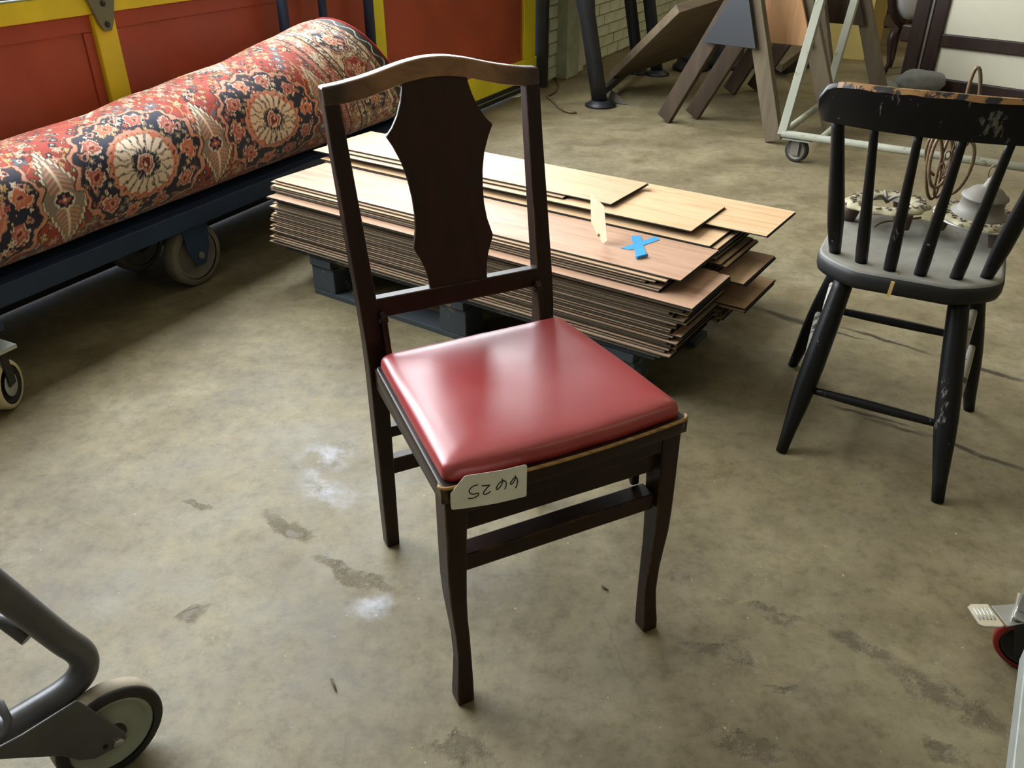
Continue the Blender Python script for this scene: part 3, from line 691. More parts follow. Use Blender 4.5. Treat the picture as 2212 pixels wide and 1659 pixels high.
# pattern coordinates in metres: a along, b around (0 at the camera side)
arc = np.zeros((NA, NB)); seg = np.linalg.norm(np.roll(PT3, -1, 1) - PT3, axis=2); arc[:, 1:] = np.cumsum(seg, 1)[:, :-1]
tot = seg.sum(1)[:, None]; arc = np.where(arc > tot * .62, arc - tot, arc)
A_ = sa[:, None] + 0 * arc; B_ = arc
px = pj(PT3)
def find(x, y):
    nd = np.arange(NB); vis = (th < 2.2) | (th > 5.2)
    e = (px[..., 0] - x) ** 2 + (px[..., 1] - y) ** 2 + np.where(vis[None], 0, 1e9); i = np.unravel_index(np.argmin(e), e.shape); return A_[i], B_[i]
C = dict(red=(160, 62, 50), dred=(120, 44, 38), navy=(36, 38, 58), cream=(230, 208, 184), pink=(206, 146, 122), salmon=(204, 112, 82), grey=(140, 126, 112), brown=(82, 56, 44), gold=(184, 146, 96), blue=(96, 104, 118), rose=(176, 96, 88), black=(28, 25, 24), white=(228, 222, 208), olive=(120, 104, 70), border=(206, 176, 138))
C = {k_: np.array(srgb(*v)[:3]) for k_, v in C.items()}
col = np.tile(C['red'], (NA, NB, 1))
def put(mask, c): col[mask] = C[c]
def hsh(i, j, k_): return np.abs(np.sin(i * 127.1 + j * 311.7 + k_ * 74.7) * 43758.5453) % 1.0
warp = .0025 * np.sin(A_ * 190) + .0025 * np.sin(B_ * 210 + 1)
def flower(r, q, R, npet, amp=.25, ph=0.): return r < R * (1 + amp * np.cos(npet * q + ph))
def filler(mask, cell, pal, seed, size=.40, outline='brown'):
    for oi in (0, 1):
        a = A_ / cell + oi * .5 + seed; b = B_ / cell + oi * .5
        i, j = np.floor(a), np.floor(b); jx, jy = hsh(i, j, seed + 1) * .4 + .3, hsh(i, j, seed + 2) * .4 + .3
        u, v = (a - i - jx) * cell, (b - j - jy) * cell; r = np.hypot(u, v); q = np.arctan2(v, u)
        h = hsh(i, j, seed + 3); R = cell * size * (.55 + .7 * hsh(i, j, seed + 4)) * .75; npt = 4 + np.floor(hsh(i, j, seed + 5) * 3)
        sh = R * (1 + .32 * np.cos(npt * q + h * 6))
        sel = mask & (h > .2)
        put(sel & (r < sh + .0022), outline)
        idx = (h * 7.99).astype(int) % len(pal)
        for n_, c_ in enumerate(pal):
            put(sel & (r < sh) & (idx == n_), c_)
        put(sel & (r < R * .38), 'cream'); put(sel & (r < R * .2), 'dred')
full = np.ones((NA, NB), bool)
filler(full, .060, ['pink', 'grey', 'salmon', 'gold', 'pink', 'blue', 'navy'], 3, .34)
filler(full, .040, ['pink', 'gold', 'navy', 'olive', 'rose'], 11, .26)
# thin scrolling vines
vine = np.abs(np.sin(A_ * 44 + 2.2 * np.sin(B_ * 27)) - .9 * np.sin(B_ * 39 + 1.5 * np.sin(A_ * 22))) < .06
put(vine, 'gold')
# medallion / lozenge centres
m1 = find(592, 258); m2 = find(317, 352); z1 = find(480, 330); z2 = find(128, 390)
stp = m1[0] - m2[0]
meds = [(m2[0] + stp * i, m2[1] + (m1[1] - m2[1]) * i) for i in (-3, -2, -1, 0, 1)]
lozs = [((m2[0] + m1[0]) / 2 + stp * i, (z1[1] + z2[1]) / 2 - .02) for i in (-3, -2, -1, 0, 1)]
HT = tot.mean() / 2
def lozenge(a0, b0, la, lb):
    u, v = A_ - a0 - .25 * (B_ - b0) * 0, B_ - b0
    stepv = np.floor(np.abs(v) / .016) * .016
    e = np.abs(u) / la + stepv / lb
    put(e < 1.16, 'brown'); put(e < 1.12, 'cream'); put(e < 1.0, 'grey')
    ins = e < .90
    fern = ins & (np.abs(u) < la * .62) & (np.sin(v * 480 + np.abs(u) * 260) > -.1) & (np.abs(v) > lb * .16); put(fern, 'pink')
    put(ins & (np.abs(u) < .003), 'cream')
    r = np.hypot(u / 1.0, v / .8); q = np.arctan2(v, u)
    put(r < .030, 'cream'); put(flower(r, q, .025, 8, .1), 'navy'); put(flower(r, q, .014, 4, .35), 'rose'); put(r < .004, 'cream')
for (a0, b0) in lozs: lozenge(a0, b0 + .012, .060, .125)
for (a0, b0) in meds: lozenge(a0 + .0, b0 + .36, .085, .11)
def medallion(a0, b0, RA, RB, dark='navy'):
    u, v = (A_ - a0) + warp, (B_ - b0) + warp
    r = np.hypot(u / RA, v / RB); q = np.arctan2(v / RB, u / RA)
    lobes = 1 + .045 * np.cos(16 * q)
    put(r < 1.07 * lobes, 'brown'); put(r < 1.045 * lobes, 'pink'); put(r < .985 * lobes, 'brown'); put(r < .965 * lobes, dark)
    ins = r < .94 * lobes
    filler(ins, .036, ['grey', 'pink', 'cream', 'gold', 'rose', 'brown', 'grey'], 23, .31, 'black')
    # ring of loops near the rim
    nl = 22; qq = (q * nl / (2 * PI)) % 1 - .5; rr = np.hypot(qq * 2 * PI / nl * .86 * RA, (r - .86) * RA)
    put(ins & (rr < .0135), 'brown'); put(ins & (rr < .0115), 'pink'); put(ins & (rr < .0062), 'navy')
    # ring of palmettes
    nf = 10; ang0 = .35; qi = np.floor((q + ang0) * nf / (2 * PI)); qq = ((q + ang0) * nf / (2 * PI)) % 1 - .5
    lx, ly = qq * 2 * PI / nf * .76 * RA, (r - .765) * RA; rr = np.hypot(lx, ly); tq = np.arctan2(ly, lx)
    pr = .0245 * (1 + .16 * np.cos(7 * tq) + .12 * np.sin(tq))
    put(ins & (rr < pr + .0035), 'cream'); alt = (qi % 3 == 0); put(ins & (rr < pr) & alt, 'salmon'); put(ins & (rr < pr) & ~alt, 'rose'); put(ins & (rr < pr * .55), 'pink'); put(ins & (rr < pr * .3), 'dred')
    # white rosette
    R0 = .58
    put(r < R0 * (1 + .03 * np.cos(20 * q)), 'brown'); put(r < R0 * .98 * (1 + .03 * np.cos(20 * q)), 'pink')
    pet = (r < R0 * .84); put(pet, 'cream'); wedge = np.cos(20 * q) < -.55
    put(pet & wedge, 'grey'); put((np.abs(r - R0 * .86) < .018), 'salmon')
    cc = np.hypot(((q * 20 / (2 * PI)) % 1 - .5) * 2 * PI / 20 * r * RA, (r - R0 * .66) * RA); put(cc < .0042, 'navy')
    cc = np.hypot((((q * 20 / (2 * PI)) + .5) % 1 - .5) * 2 * PI / 20 * r * RA, (r - R0 * .90) * RA); put(cc < .0035, 'brown')
    put(r < R0 * (.36 + .06 * np.cos(20 * q)), 'navy'); 
    oc = np.maximum(np.maximum(np.abs(u), np.abs(v)), (np.abs(u) + np.abs(v)) * .74) / RA
    put(oc < .135, 'cream'); put(oc < .115, 'rose'); put(oc < .082, 'cream'); put(oc < .068, 'dred'); put(oc < .03, 'cream')
for (a0, b0) in meds: medallion(a0, b0, stp * .385, .178)
# borders across the free end
e0 = sa[-1]
def band(x0, x1): return (A_ > e0 - x0) & (A_ <= e0 - x1)
def stripes(x0, x1, base, pal, cell, seed, line='brown'):
    mk = band(x0, x1); put(mk, base); filler(mk, cell, pal, seed, .42); put(band(x0, x0 - .004), line); put(band(x1 + .004, x1), line)
bw = .40
put(band(bw, .058), 'border')
stripes(bw, .365, 'rose', ['dred', 'pink', 'brown'], .022, 5); mk = band(.392, .372); put(mk & (np.sin(B_ * 420 + A_ * 300) > 0), 'pink')
stripes(.365, .300, 'pink', ['rose', 'brown', 'cream', 'gold'], .034, 8)
stripes(.300, .268, 'cream', ['brown', 'grey', 'gold'], .03, 9)
mk = band(.268, .112); put(mk, 'cream'); filler(mk, .034, ['gold', 'border', 'olive', 'pink', 'cream'], 15, .42)
per = .150
i_ = np.floor(B_ / per); bb = B_ - (i_ + .5) * per; aa = A_ - (e0 - .19)
rr = np.hypot(aa / .070, bb / .064); q = np.arctan2(bb, aa); lob = 1 + .10 * np.cos(6 * q)
odd = (np.abs(i_) % 2 == 1)
for sel, c1 in ((odd, 'navy'), (~odd, 'red')):
    put(mk & sel & (rr < 1.06 * lob), 'brown'); put(mk & sel & (rr < 1.0 * lob), 'pink'); put(mk & sel & (rr < .90 * lob), c1)
    ins = mk & sel & (rr < .84 * lob); filler(ins, .034, ['cream', 'pink', 'grey', 'gold', 'salmon'], 31, .42)
    put(ins & flower(rr, q, .42, 7, .2), 'cream'); put(ins & flower(rr, q, .34, 7, .2), 'salmon'); put(ins & (rr < .15), 'cream'); put(ins & (rr < .08), 'brown')
stripes(.112, .086, 'cream', ['brown', 'grey', 'rose'], .026, 19); stripes(.086, .056, 'border', ['rose', 'pink', 'brown'], .022, 21)
put(band(.056, -.01), 'black')
zig = np.abs(((B_ / .085) % 1) * 2 - 1); zz = e0 - .044 + .026 * np.clip(zig * 1.6 - .3, 0, 1); put(band(.054, .0) & (np.abs(A_ - zz) < .0028), 'white')
put(band(.007, -.01), 'red')
col *= (1 + rng.normal(0, .05, (NA, NB, 1)))
col = np.clip(col, 0, 1)
corg = wl(-2.4, .23, ZB)
rug = thing('rolled_carpet', corg, 'rolled red Persian carpet with navy medallions lying on the navy cart', 'carpet')
me = bpy.data.meshes.new('carpet_roll')
vs = (PT3 - corg).reshape(-1, 3); ii, jj = np.meshgrid(np.arange(NA - 1), np.arange(NB), indexing='ij'); kk = (jj + 1) % NB
fc = np.stack([ii * NB + jj, (ii + 1) * NB + jj, (ii + 1) * NB + kk, ii * NB + kk], -1).reshape(-1, 4)
me.vertices.add(len(vs)); me.vertices.foreach_set('co', vs.ravel()); me.loops.add(fc.size); me.loops.foreach_set('vertex_index', fc.ravel().astype(np.int32))
me.polygons.add(len(fc)); me.polygons.foreach_set('loop_start', (np.arange(len(fc)) * 4).astype(np.int32)); me.update(calc_edges=True)
me.polygons.foreach_set('use_smooth', np.ones(len(fc), bool))
ca = me.color_attributes.new('weave', 'FLOAT_COLOR', 'POINT'); ca.data.foreach_set('color', np.concatenate([col.reshape(-1, 3), np.ones((NA * NB, 1))], 1).astype(np.float32).ravel())
k = NT('carpet_weave'); at = k.n.new('ShaderNodeAttribute'); at.attribute_name = 'weave'
rz_ = k.sep(at.outputs['Color']); lum = k.math('ADD', rz_[0], rz_[1])
k.set(at.outputs['Color'], k.ramp(lum, [(.02, .6), (.06, .95)]), spec=.2); k.b.inputs['Sheen Weight'].default_value = .25; k.b.inputs['Sheen Roughness'].default_value = .5
k.bump(k.noise(420, 2), .5, .002); me.materials.append(k.mat)
o = bpy.data.objects.new('carpet_roll', me); COL.objects.link(o); o.parent = rug; o['_o'] = list(map(float, corg))
# inner turns of the roll at both ends
for end, sg in ((-1, 1), (0, -1)):
    t = MB(); R0 = PT3[end]; cc = R0.mean(0)
    for f0, f1, dep in ((1., .9, .0), (.9, .88, .03), (.88, .74, .004), (.74, .72, .03), (.72, .56, .006), (.56, .54, .04), (.54, .36, .008), (.36, .34, .05), (.34, .02, .012)):
        ring = lambda f, dd: [cc + (R0[j] - cc) * f - WT * sg * dd for j in range(0, NB, 6)]
        t.loft([ring(f0, dep), ring(f1, dep)], cap=False, sm=False)
    t.build('roll_end', M['tread'] if 0 else m_plain('carpet_backing', srgb(150, 112, 90), .95, 0, .2, 30) if end else bpy.data.materials['carpet_backing'], rug)
# carpet edge binding
t = MB(); t.tube([PT3[-1, j] + Z3 * (.004 if PT3[-1, j, 2] < ZB + .004 else 0) for j in range(0, NB, 4)], .004, 6, closed=True); t.build('red_edge_binding', m_plain('red_binding', srgb(150, 40, 36), .9), rug)

# ------------------------------------------------------------------ black spindle chair
BF = V(.469, .883, 0); BR = V(.883, -.469, 0); RC = -.03
def bl(r, f, z): return BR * r + BF * f + Z3 * z
bch = thing('spindle_chair', bl(RC, 1.9, 0), 'chipped black spindle-back chair with its back to the plank stack', 'chair')
so = []
for i in range(120):
    q = 2 * PI * (i + .5) / 120; c_, s_ = math.cos(q), math.sin(q)
    x = math.copysign(abs(c_) ** .20, c_); y = math.copysign(abs(s_) ** .20, s_)
    w_ = .184
    f_ = 1.945 + (.205 * y if y > 0 else .140 * y - .085 * max(0., -y) ** 2 * (1 - min(1, abs(x) ** 2.0)))
    so.append((RC + w_ * x, f_))
cen = np.array([RC, 1.95])
rings = [[bl(*(cen + (np.array(p) - cen) * sc), z) for p in so] for sc, z in [(.94, .398), (.985, .402), (1., .412), (1., .428), (.985, .437), (.95, .440), (.8, .438), (.5, .434), (.05, .433)]]
t = MB(); t.loft(rings); seat = t.build('seat', M['bseat'], bch)
t = MB(); t.bar(bl(-.049, 1.7165, .409), bl(-.047, 1.7165, .441), .007, .004, BR); t.build('paint_chip', m_plain('bare_yellow_wood', srgb(214, 180, 110), .7), seat)
# spindles and posts
sb = [(-.177, 1.833, .015), (-.119, 1.805, .0105), (-.061, 1.788, .0105), (-.003, 1.791, .0105), (.063, 1.807, .0105), (.117, 1.838, .015)]
st = [(-.215, 1.743), (-.144, 1.715), (-.065, 1.698), (.009, 1.700), (.086, 1.716), (.158, 1.743)]
for i, ((r0, f0, rad), (r1, f1)) in enumerate(zip(sb, st)):
    a, b = bl(r0, f0, .432), bl(r1, f1, .745); pts = [a + (b - a) * q for q in np.linspace(0, 1, 9)]
    big = rad > .012
    rr = [rad * x for x in ([.78, .95, 1.12, 1.15, 1.08, 1., .92, .85, .8] if big else [1.2, 1.25, 1.2, 1.1, 1.0, .92, .85, .78, .72])]
    t = MB(); t.tube(pts, rr, 14); t.build('back_post' if big else 'spindle', M['bpaint'], bch)
# crest rail, bowed, rounded upper corners
def rail_f(r): x = (r - RC) / .22; return 1.698 + .047 * x * x
N = 36; rf = []; rb = []
rings = []
for i in range(N + 1):
    x = -1 + 2 * i / N; r = RC + .2225 * x; e = max(0, (abs(x) - .80) / .20)
    zt = .814 - .030 * (1 - math.sqrt(max(0, 1 - e * e))) - .004 * abs(x); zb = .732 + .018 * (1 - math.sqrt(max(0, 1 - max(0, (abs(x) - .93) / .07) ** 2)))
    f0 = rail_f(r); lean = -.018
    th_ = .010
    rings.append([bl(r, f0 - th_, zb), bl(r, f0 + lean - th_ * .9, zt - .008), bl(r, f0 + lean - th_ * .4, zt), bl(r, f0 + lean + th_ * .6, zt), bl(r, f0 + lean + th_, zt - .006), bl(r, f0 + th_, zb)])
t = MB(); t.loft(rings); cr = t.build('crest_rail', M['bpaint'], bch, bevel=.003)
wr = []
for i in range(N + 1):
    x = -.86 + 1.7 * i / N; r = RC + .2225 * x; e = max(0, (abs(x) - .80) / .20); zt = .814 - .030 * (1 - math.sqrt(max(0, 1 - e * e))) - .004 * abs(x)
    wv_ = .0016 * mnoise.noise(Vector((i * .37, 2.2, 0)))
    f0 = rail_f(r) - .018
    wr.append([bl(r, f0 - .0102, zt - .0085 + wv_ * 2), bl(r, f0 - .0052, zt + .0006), bl(r, f0 + .0035 + wv_, zt + .0008), bl(r, f0 - .002, zt - .003)])
t = MB(); t.loft(wr, sm=False); t.build('worn_edge', M['worn_rail'], cr)
# legs
feet = [(-.189, 1.681), (.145, 1.651), (-.252, 2.106), (.185, 2.080)]; tops = [(-.142, 1.815), (.078, 1.815), (-.158, 2.055), (.100, 2.055)]
LEG = []
for (r0, f0), (r1, f1) in zip(feet, tops):
    a, b = bl(r0, f0, .0), bl(r1, f1, .41); LEG.append((a, b))
    pts = [a + (b - a) * q for q in np.linspace(0, 1, 11)]
    t = MB(); t.tube(pts, [.0125, .0145, .018, .0215, .0235, .024, .0235, .023, .022, .021, .0205], 16); t.build('leg', M['bpaint'], bch)
def lg(i, z): a, b = LEG[i]; return a + (b - a) * z / .41
for i, j, z0, z1, mt, rad in [(0, 1, .150, .150, 'bpaint', .0095), (2, 3, .195, .195, 'bpaint', .0095), (2, 3, .285, .285, 'bpaint', .0095),
                        (0, 2, .135, .185, 'pale_wear', .011), (0, 2, .235, .275, 'pale_wear', .011), (1, 3, .135, .185, 'pale_wear', .011), (1, 3, .235, .275, 'pale_wear', .011)]:
    a, b = lg(i, z0), lg(j, z1); pts = [a + (b - a) * q for q in np.linspace(0, 1, 7)]
    t = MB(); t.tube(pts, [rad * x for x in (.8, .95, 1.08, 1.12, 1.08, .95, .8)], 12); t.build('stretcher', M[mt], bch)

# ------------------------------------------------------------------ pan light fixtures on the black chair's seat
def pan_light(name, label, c, R, tilt, canopy, cups, chrome):
    o = thing(name, c, label, 'light fixture', None)
    ax = unit(tilt); sx = unit(np.cross(ax, BF)); sy = np.cross(ax, sx); c = np.asarray(c, float)
    def pt(r, q, h): return c + sx * r * math.cos(q) + sy * r * math.sin(q) + ax * h
    NQ = 96; rings = []
    for f, h in [(.52, -.004), (.52, .003), (.60, .007), (.80, .009), (.92, .006), (1., .001), (1., -.003), (.9, -.004), (.52, -.004)]:
        rings.append([pt(R * f * (1 + (.045 * math.cos(10 * q) if f > .85 else 0)), q, h) for q in np.linspace(0, 2 * PI, NQ, endpoint=False)])
    t = MB(); t.loft(rings, cap=False); pan = t.build('pan', M['cream_metal'], o)
    for i in range(22):
        q = 2 * PI * i / 22; t = MB(); L_ = []
        for w_ in np.linspace(0, 1.5 * PI, 7): L_.append(pt(R * .82 + .007 * math.cos(w_ + i), q + .007 * math.sin(w_ + i) / R, .0095))
        t.tube(L_, .0016, 5); t.build('scroll_ornament', M['chain'] if i % 2 else M['greymetal'], pan)
    for q, tl in cups:
        a = pt(R * .80, q, -.003); down = unit(-Z3 + .15 * (math.cos(q) * sx + math.sin(q) * sy)); 
        t = MB(); t.lathe([(.019, 0), (.021, .003), (.0205, .012), (.0165, tl), (.014, tl)], a, down, 20); t.build('lamp_socket', M['cup'], o)
    if canopy:
        t = MB(); t.lathe([(R * .70, .004), (R * .66, .011), (R * .56, .015), (R * .51, .026), (R * .50, .044), (R * .55, .046), (R * .54, .049), (R * .46, .053), (R * .36, .063), (R * .20, .069), (.012, .071), (.009, .080), (.005, .092), (.001, .094)], c, ax, 32); t.build('canopy', M['greymetal'], o)
        lp_ = c + ax * .088
        t = MB(); t.tube([lp_ + sx * .011 * math.cos(w_) + ax * (.014 + .016 * math.sin(w_)) for w_ in np.linspace(0, 2 * PI, 14, endpoint=False)], .0016, 6, closed=True); t.build('hanging_loop', M['chain'], o)
    else:
        t = MB(); t.lathe([(R * .60, -.002), (R * .56, .004), (R * .50, .004), (R * .46, -.003)], c, ax, 40, cap=False); t.build('inner_ring', M['greymetal'], o)
        for q in (.7, 2.8, 4.9):
            t = MB(); P_ = [pt(R * .56 * (1 - w_), q + w_ * .3, .004 + .018 * math.sin(w_ * PI)) for w_ in np.linspace(0, 1, 8)]; t.tube(P_, .004, 8); t.build('curved_arm', M['greymetal'], o)
    if chrome:
        t = MB(); t.tube([pt(R * 1.02, q, -.002) for q in np.linspace(0, 2 * PI, 64, endpoint=False)], .0028, 8, closed=True); t.build('chrome_rim', M['steel'], o)
    return o, c, ax
c1 = gz(1915, 440, .482); c2 = gz(2112, 468, .492)
pan_light('pan_chandelier', 'dusty cream openwork pan light fixture without canopy on the black chair', c1, .092, (-.04, .05, 1), False, [(.3, .035), (2.2, .035), (4.3, .035)], False)
pan_light('pan_chandelier', 'pan light fixture with grey domed canopy and bright rim on the black chair', c2, .088, (.04, -.06, 1), True, [(.2, .036), (2.3, .036), (4.4, .036)], True)
# looped brass chain and flex standing beside the fixtures
ch = thing('looped_chain', gz(2020, 455, .44), 'bundle of tarnished brass chain and cord loops between the two light fixtures', 'chain')
cb = gz(2022, 440, .46); dirs = unit(V(.95, -.3, 0)); dz = Z3
def lpx(x, y, dy=0.): return gpl(x, y, cb + V(0, dy, 0), V(0, 1, 0))
for cx_, cy_, hw, hh_, an, dy, r_ in [(2032, 345, 22, 62, .22, 0, .0040), (2018, 360, 16, 70, .10, .02, .0040), (2045, 350, 14, 80, .30, .03, .0036), (2072, 362, 24, 62, .42, .01, .0040), (2030, 330, 30, 50, .15, .04, .0036), (2098, 230, 14, 86, .17, .05, .0042)]:
    L_ = []
    for q in np.linspace(0, 2 * PI, 26, endpoint=False):
        u_, v_ = hw * math.cos(q), hh_ * math.sin(q); L_.append(lpx(cx_ + u_ * math.cos(an) - v_ * math.sin(an), cy_ + u_ * math.sin(an) + v_ * math.cos(an), dy + .012 * math.sin(q + cx_)))
    t = MB(); t.tube(L_, r_, 8, closed=True); t.build('cord_loop', M['chain'], ch)
lk = MB()
P0 = cb + Z3 * .19 + dirs * -.004; P1 = cb + dirs * .01 + Z3 * .002
for i in range(14):
    q = i / 13; p = P0 * (1 - q) + P1 * q + dirs * .012 * math.sin(q * 9) - Z3 * 0
    a1 = dirs if i % 2 else BF
    t = MB(); t.tube([p + a1 * .0055 * math.cos(w_) + Z3 * .0095 * math.sin(w_) for w_ in np.linspace(0, 2 * PI, 10, endpoint=False)], .0016, 6, closed=True); t.build('chain_link', M['chain'], ch)
t = MB(); t.tube([gz(x, y, z) for x, y, z in [(1888, 491, .442), (1900, 482, .443), (1915, 478, .444), (1940, 476, .446), (1990, 470, .455)]], .0025, 6); tag(t.build('lamp_wire', M['chain']), 'short brass wire lying on the dusty black seat', 'wire')

# ------------------------------------------------------------------ grey tube trolley in the near corner
tr = thing('hand_trolley', V(-.66, .74, 0), 'grey tubular trolley frame with a dark rubber wheel in a fork plate', 'trolley')
a = V(-.688, .722, .15); dr = unit(V(.68, .73, 0)); tn_ = V(dr[1], -dr[0], 0)
b = a + dr * .088
def tp_(u, z): return a + dr * u + Z3 * (z - .15)
path = [tp_(-.35, .15), tp_(-.1, .15), tp_(.06, .15), tp_(.085, .1515), tp_(.106, .158), tp_(.119, .172), tp_(.123, .190), tp_(.119, .210), tp_(.105, .240), tp_(.062, .366), tp_(-.02, .60), tp_(-.05, .70)]
def chaikin(P, n=2):
    P = [np.asarray(p, float) for p in P]
    for _ in range(n):
        Q = [P[0]]
        for i in range(len(P) - 1): Q += [P[i] * .75 + P[i + 1] * .25, P[i] * .25 + P[i + 1] * .75]
        P = Q + [P[-1]]
    return P
t = MB(); t.tube(chaikin(path), .0195, 20); t.build('frame_tube', M['tubegrey'], tr)
t = MB(); t.tube([tp_(.040, .345) - tn_ * .0 - dr * .03, tp_(.058, .290) - dr * .034], .014, 10); t.build('brace_tube', M['tubegrey'], tr)
wc = gz(232, 1572, .078) ; wc = V(wc[0], wc[1], .076) - tn_ * .0
o = wheel(tr, wc, tn_, .076, .034, M['tyre_dark'], M['rim'], M['rim'])
t = MB(); t.lathe([(.0745, -.0135), (.0765, -.012), (.0765, .0105), (.0745, .012)], wc, tn_, 40, cap=False); t.build('worn_tread', M['tread'], o)
t = MB(); t.lathe([(.020, .006), (.020, .018), (.014, .020)], wc, tn_, 20); t.build('hub', M['tyre_dark'], o)
u0 = (wc - a) @ dr
for sg in (1,):
    off = tn_ * (.026 * sg)
    ppx = [(-60, 1640), (45, 1585), (163, 1511), (172, 1514), (268, 1578), (272, 1588), (266, 1602), (204, 1636), (170, 1640), (130, 1630)]
    t = MB(); t.prism([gpl(x, y, wc + tn_ * .026, tn_) - tn_ * (0 if sg > 0 else .056) for x, y in ppx], tn_ * .004); pl_ = t.build('fork_plate', M['tubegrey'], tr, bevel=.0015)
    t = MB(); t.lathe([(.008, 0), (.008, .006), (.004, .007)], wc + off + tn_ * .004 * sg, tn_ * sg, 6, sm=False); t.build('axle_nut', M['steel'], pl_)
t = MB(); t.lathe([(.0035, 0), (.0035, .0012)], wc + tn_ * .0301 - dr * .016 + Z3 * .004, tn_, 10); t.build('slot_hole', M['dkhole'], tr)
t = MB(); t.tube([gz(-40, 1500, .21), gz(0, 1520, .215), gz(18, 1555, .20), gz(12, 1580, .19), gz(-6, 1610, .18)], .0055, 8); t.build('bent_rod', M['tubegrey'], tr)
t = MB(); t.tube([gz(-60, 1325, .30), gz(12, 1345, .28), gz(60, 1380, .26)], .010, 10); t.build('lower_tube', M['tubegrey'], tr)

# ------------------------------------------------------------------ rolling rack: caster with brake pedal, galvanised rail
rk = thing('rolling_rack', V(.86, .86, 0), 'galvanised rolling rack with a red braked caster beside the black chair', 'rack')
wx = unit(V(.35, .94, 0)); rax = V(wx[1], -wx[0], 0)
wc = gz(2205, 1388, .05); wc = V(wc[0] + .012, wc[1], .05)
o = wheel(rk, wc, V(-.55, -.83, 0), .050, .032, M['redwheel'], M['tyre_dark'], M['steel'])
fa = unit(V(-.55, -.83, 0)); fs = np.cross(fa, Z3)
for sg in (-1, 1):
    t = MB(); t.prism([wc + fa * (.020 * sg) + fs * u + Z3 * z for u, z in [(-.035, .062), (.035, .062), (.014, -.012), (-.014, -.012)]], fa * .003 * sg); t.build('caster_fork', M['tyre_dark'], rk, bevel=.001)
t = MB(); t.box(wc + Z3 * .064, (.075, .065, .005), (fs, fa, Z3)); t.build('caster_top', M['steel'], rk, bevel=.001)
PZ = .112
def rz2(x, y, z=PZ): return gz(x, y, z)
pp = [(2090, 1310), (2097, 1304), (2134, 1304), (2170, 1351), (2164, 1354), (2125, 1353), (2115, 1348)]
t = MB(); t.prism([rz2(x, y) for x, y in pp], -Z3 * .003); pd = t.build('brake_pedal', M['steel'], rk, bevel=.001)
for i in range(5):
    x0 = 2104 + i * 8; t = MB(); t.tube([rz2(x0, 1313, PZ + .0004), rz2(x0 + 14, 1338, PZ + .0004)], .0011, 6); t.build('pedal_rib', M['galv'], pd)
t = MB(); P_ = [rz2(2141, 1308, .110), rz2(2215, 1302, .116), rz2(2235, 1340, .112), rz2(2176, 1352, .106)]; t.prism(P_, -Z3 * .004); t.build('pedal_bracket', M['steel'], rk, bevel=.001)
t = MB(); t.box(wc + Z3 * .085 + fs * .01, (.05, .03, .04), (fs, fa, Z3)); t.build('swivel_housing', M['steel'], rk, bevel=.004)
t = MB(); e0_ = gz(2187, 1659, .13); e1_ = gz(2213, 1435, .13); dv = unit(e1_ - e0_); sd = unit(np.cross(dv, Z3))
pA = e0_ - dv * .5; pB = e1_ + dv * .05
t.bar(pA + sd * .02 - Z3 * .02, pB + sd * .02 - Z3 * .02, .04, .04, sd); t.build('base_rail', M['galv'], rk, bevel=.002)
qc = pB + sd * .02 - Z3 * .02
t = MB(); t.bar(qc, qc + unit(V(.6, .5, 0)) * .30, .04, .04); t.build('base_rail', M['galv'], rk, bevel=.002)
t = MB(); t.tube([wc + Z3 * .1, V(wc[0], wc[1], .19)], .012, 10); t.build('caster_stem', M['steel'], rk)
t = MB(); t.bar(V(wc[0], wc[1], .19) - wx * .05, V(wc[0], wc[1], .19) + V(.25, -.1, 0), .04, .04); t.build('top_rail', M['galv'], rk) if False else None

# ------------------------------------------------------------------ background: sawhorses
def sawhorse(label, Lf, Rf, Lpx, Rpx, far, mats, gus, H):
    o = thing('sawhorse', (Lf + Rf) / 2, label, 'sawhorse', 'sawhorses by the brick wall')
    e = unit(Rf - Lf); n = V(-e[1], e[0], 0)
    tl = gpl(*Lpx, Lf, n); tr_ = gpl(*Rpx, Rf, n)
    def top(a, b): return a + (b - a) * (H - a[2]) / (b[2] - a[2])
    TL, TR = top(Lf, tl), top(Rf, tr_)
    dv = far
    for k_, off in enumerate((V(0, 0, 0), dv)):
        t = MB(); t.bar(Lf + off + Z3 * .02, TL + off, .085, .04, e); t.build('leg', M[mats[0]], o, bevel=.003)
        t = MB(); t.bar(Rf + off + Z3 * .015, TR + off, .085, .04, e); t.build('leg', M[mats[1]], o, bevel=.003)
        if k_ == 0 or True:
            z0 = .44
            a1 = Lf + (TL - Lf) * z0 / H; b1 = Rf + (TR - Rf) * z0 / H
            g_ = [a1 + off - e * .02, b1 + off + e * .0, TR + off, TL + off]
            t = MB(); t.prism([p - n * .035 for p in g_], -n * .018); t.build('gusset_panel', M[gus if k_ == 0 else 'sawwood2'], o, bevel=.002)
    m_ = (TL + TR) / 2
    t = MB(); t.bar(m_ - dv * .03 + Z3 * .025, m_ + dv * 1.03 + Z3 * .025, .06, .05, e); t.build('top_beam', M[mats[0]], o, bevel=.003)
    return o, TL, TR
L1, L2, L3 = gz(1435, 263), gz(1495, 255), gz(1575, 203); R1, R2 = gz(1672, 310), gz(1800, 304)
dv = L3 - L1
sawhorse('sawhorse with a slate blue gusset panel, next to the black pipe-legged table', L1, R1, (1530, 100), (1630, 0), dv, ('sawwood2', 'sawwood'), 'bluepanel', .76)
sawhorse('sawhorse with a knotty pine gusset panel, behind the blue-gusset one', L2, R2, (1592, 100), (1742, 0), dv, ('sawwood2', 'sawwood'), 'pine', .67)
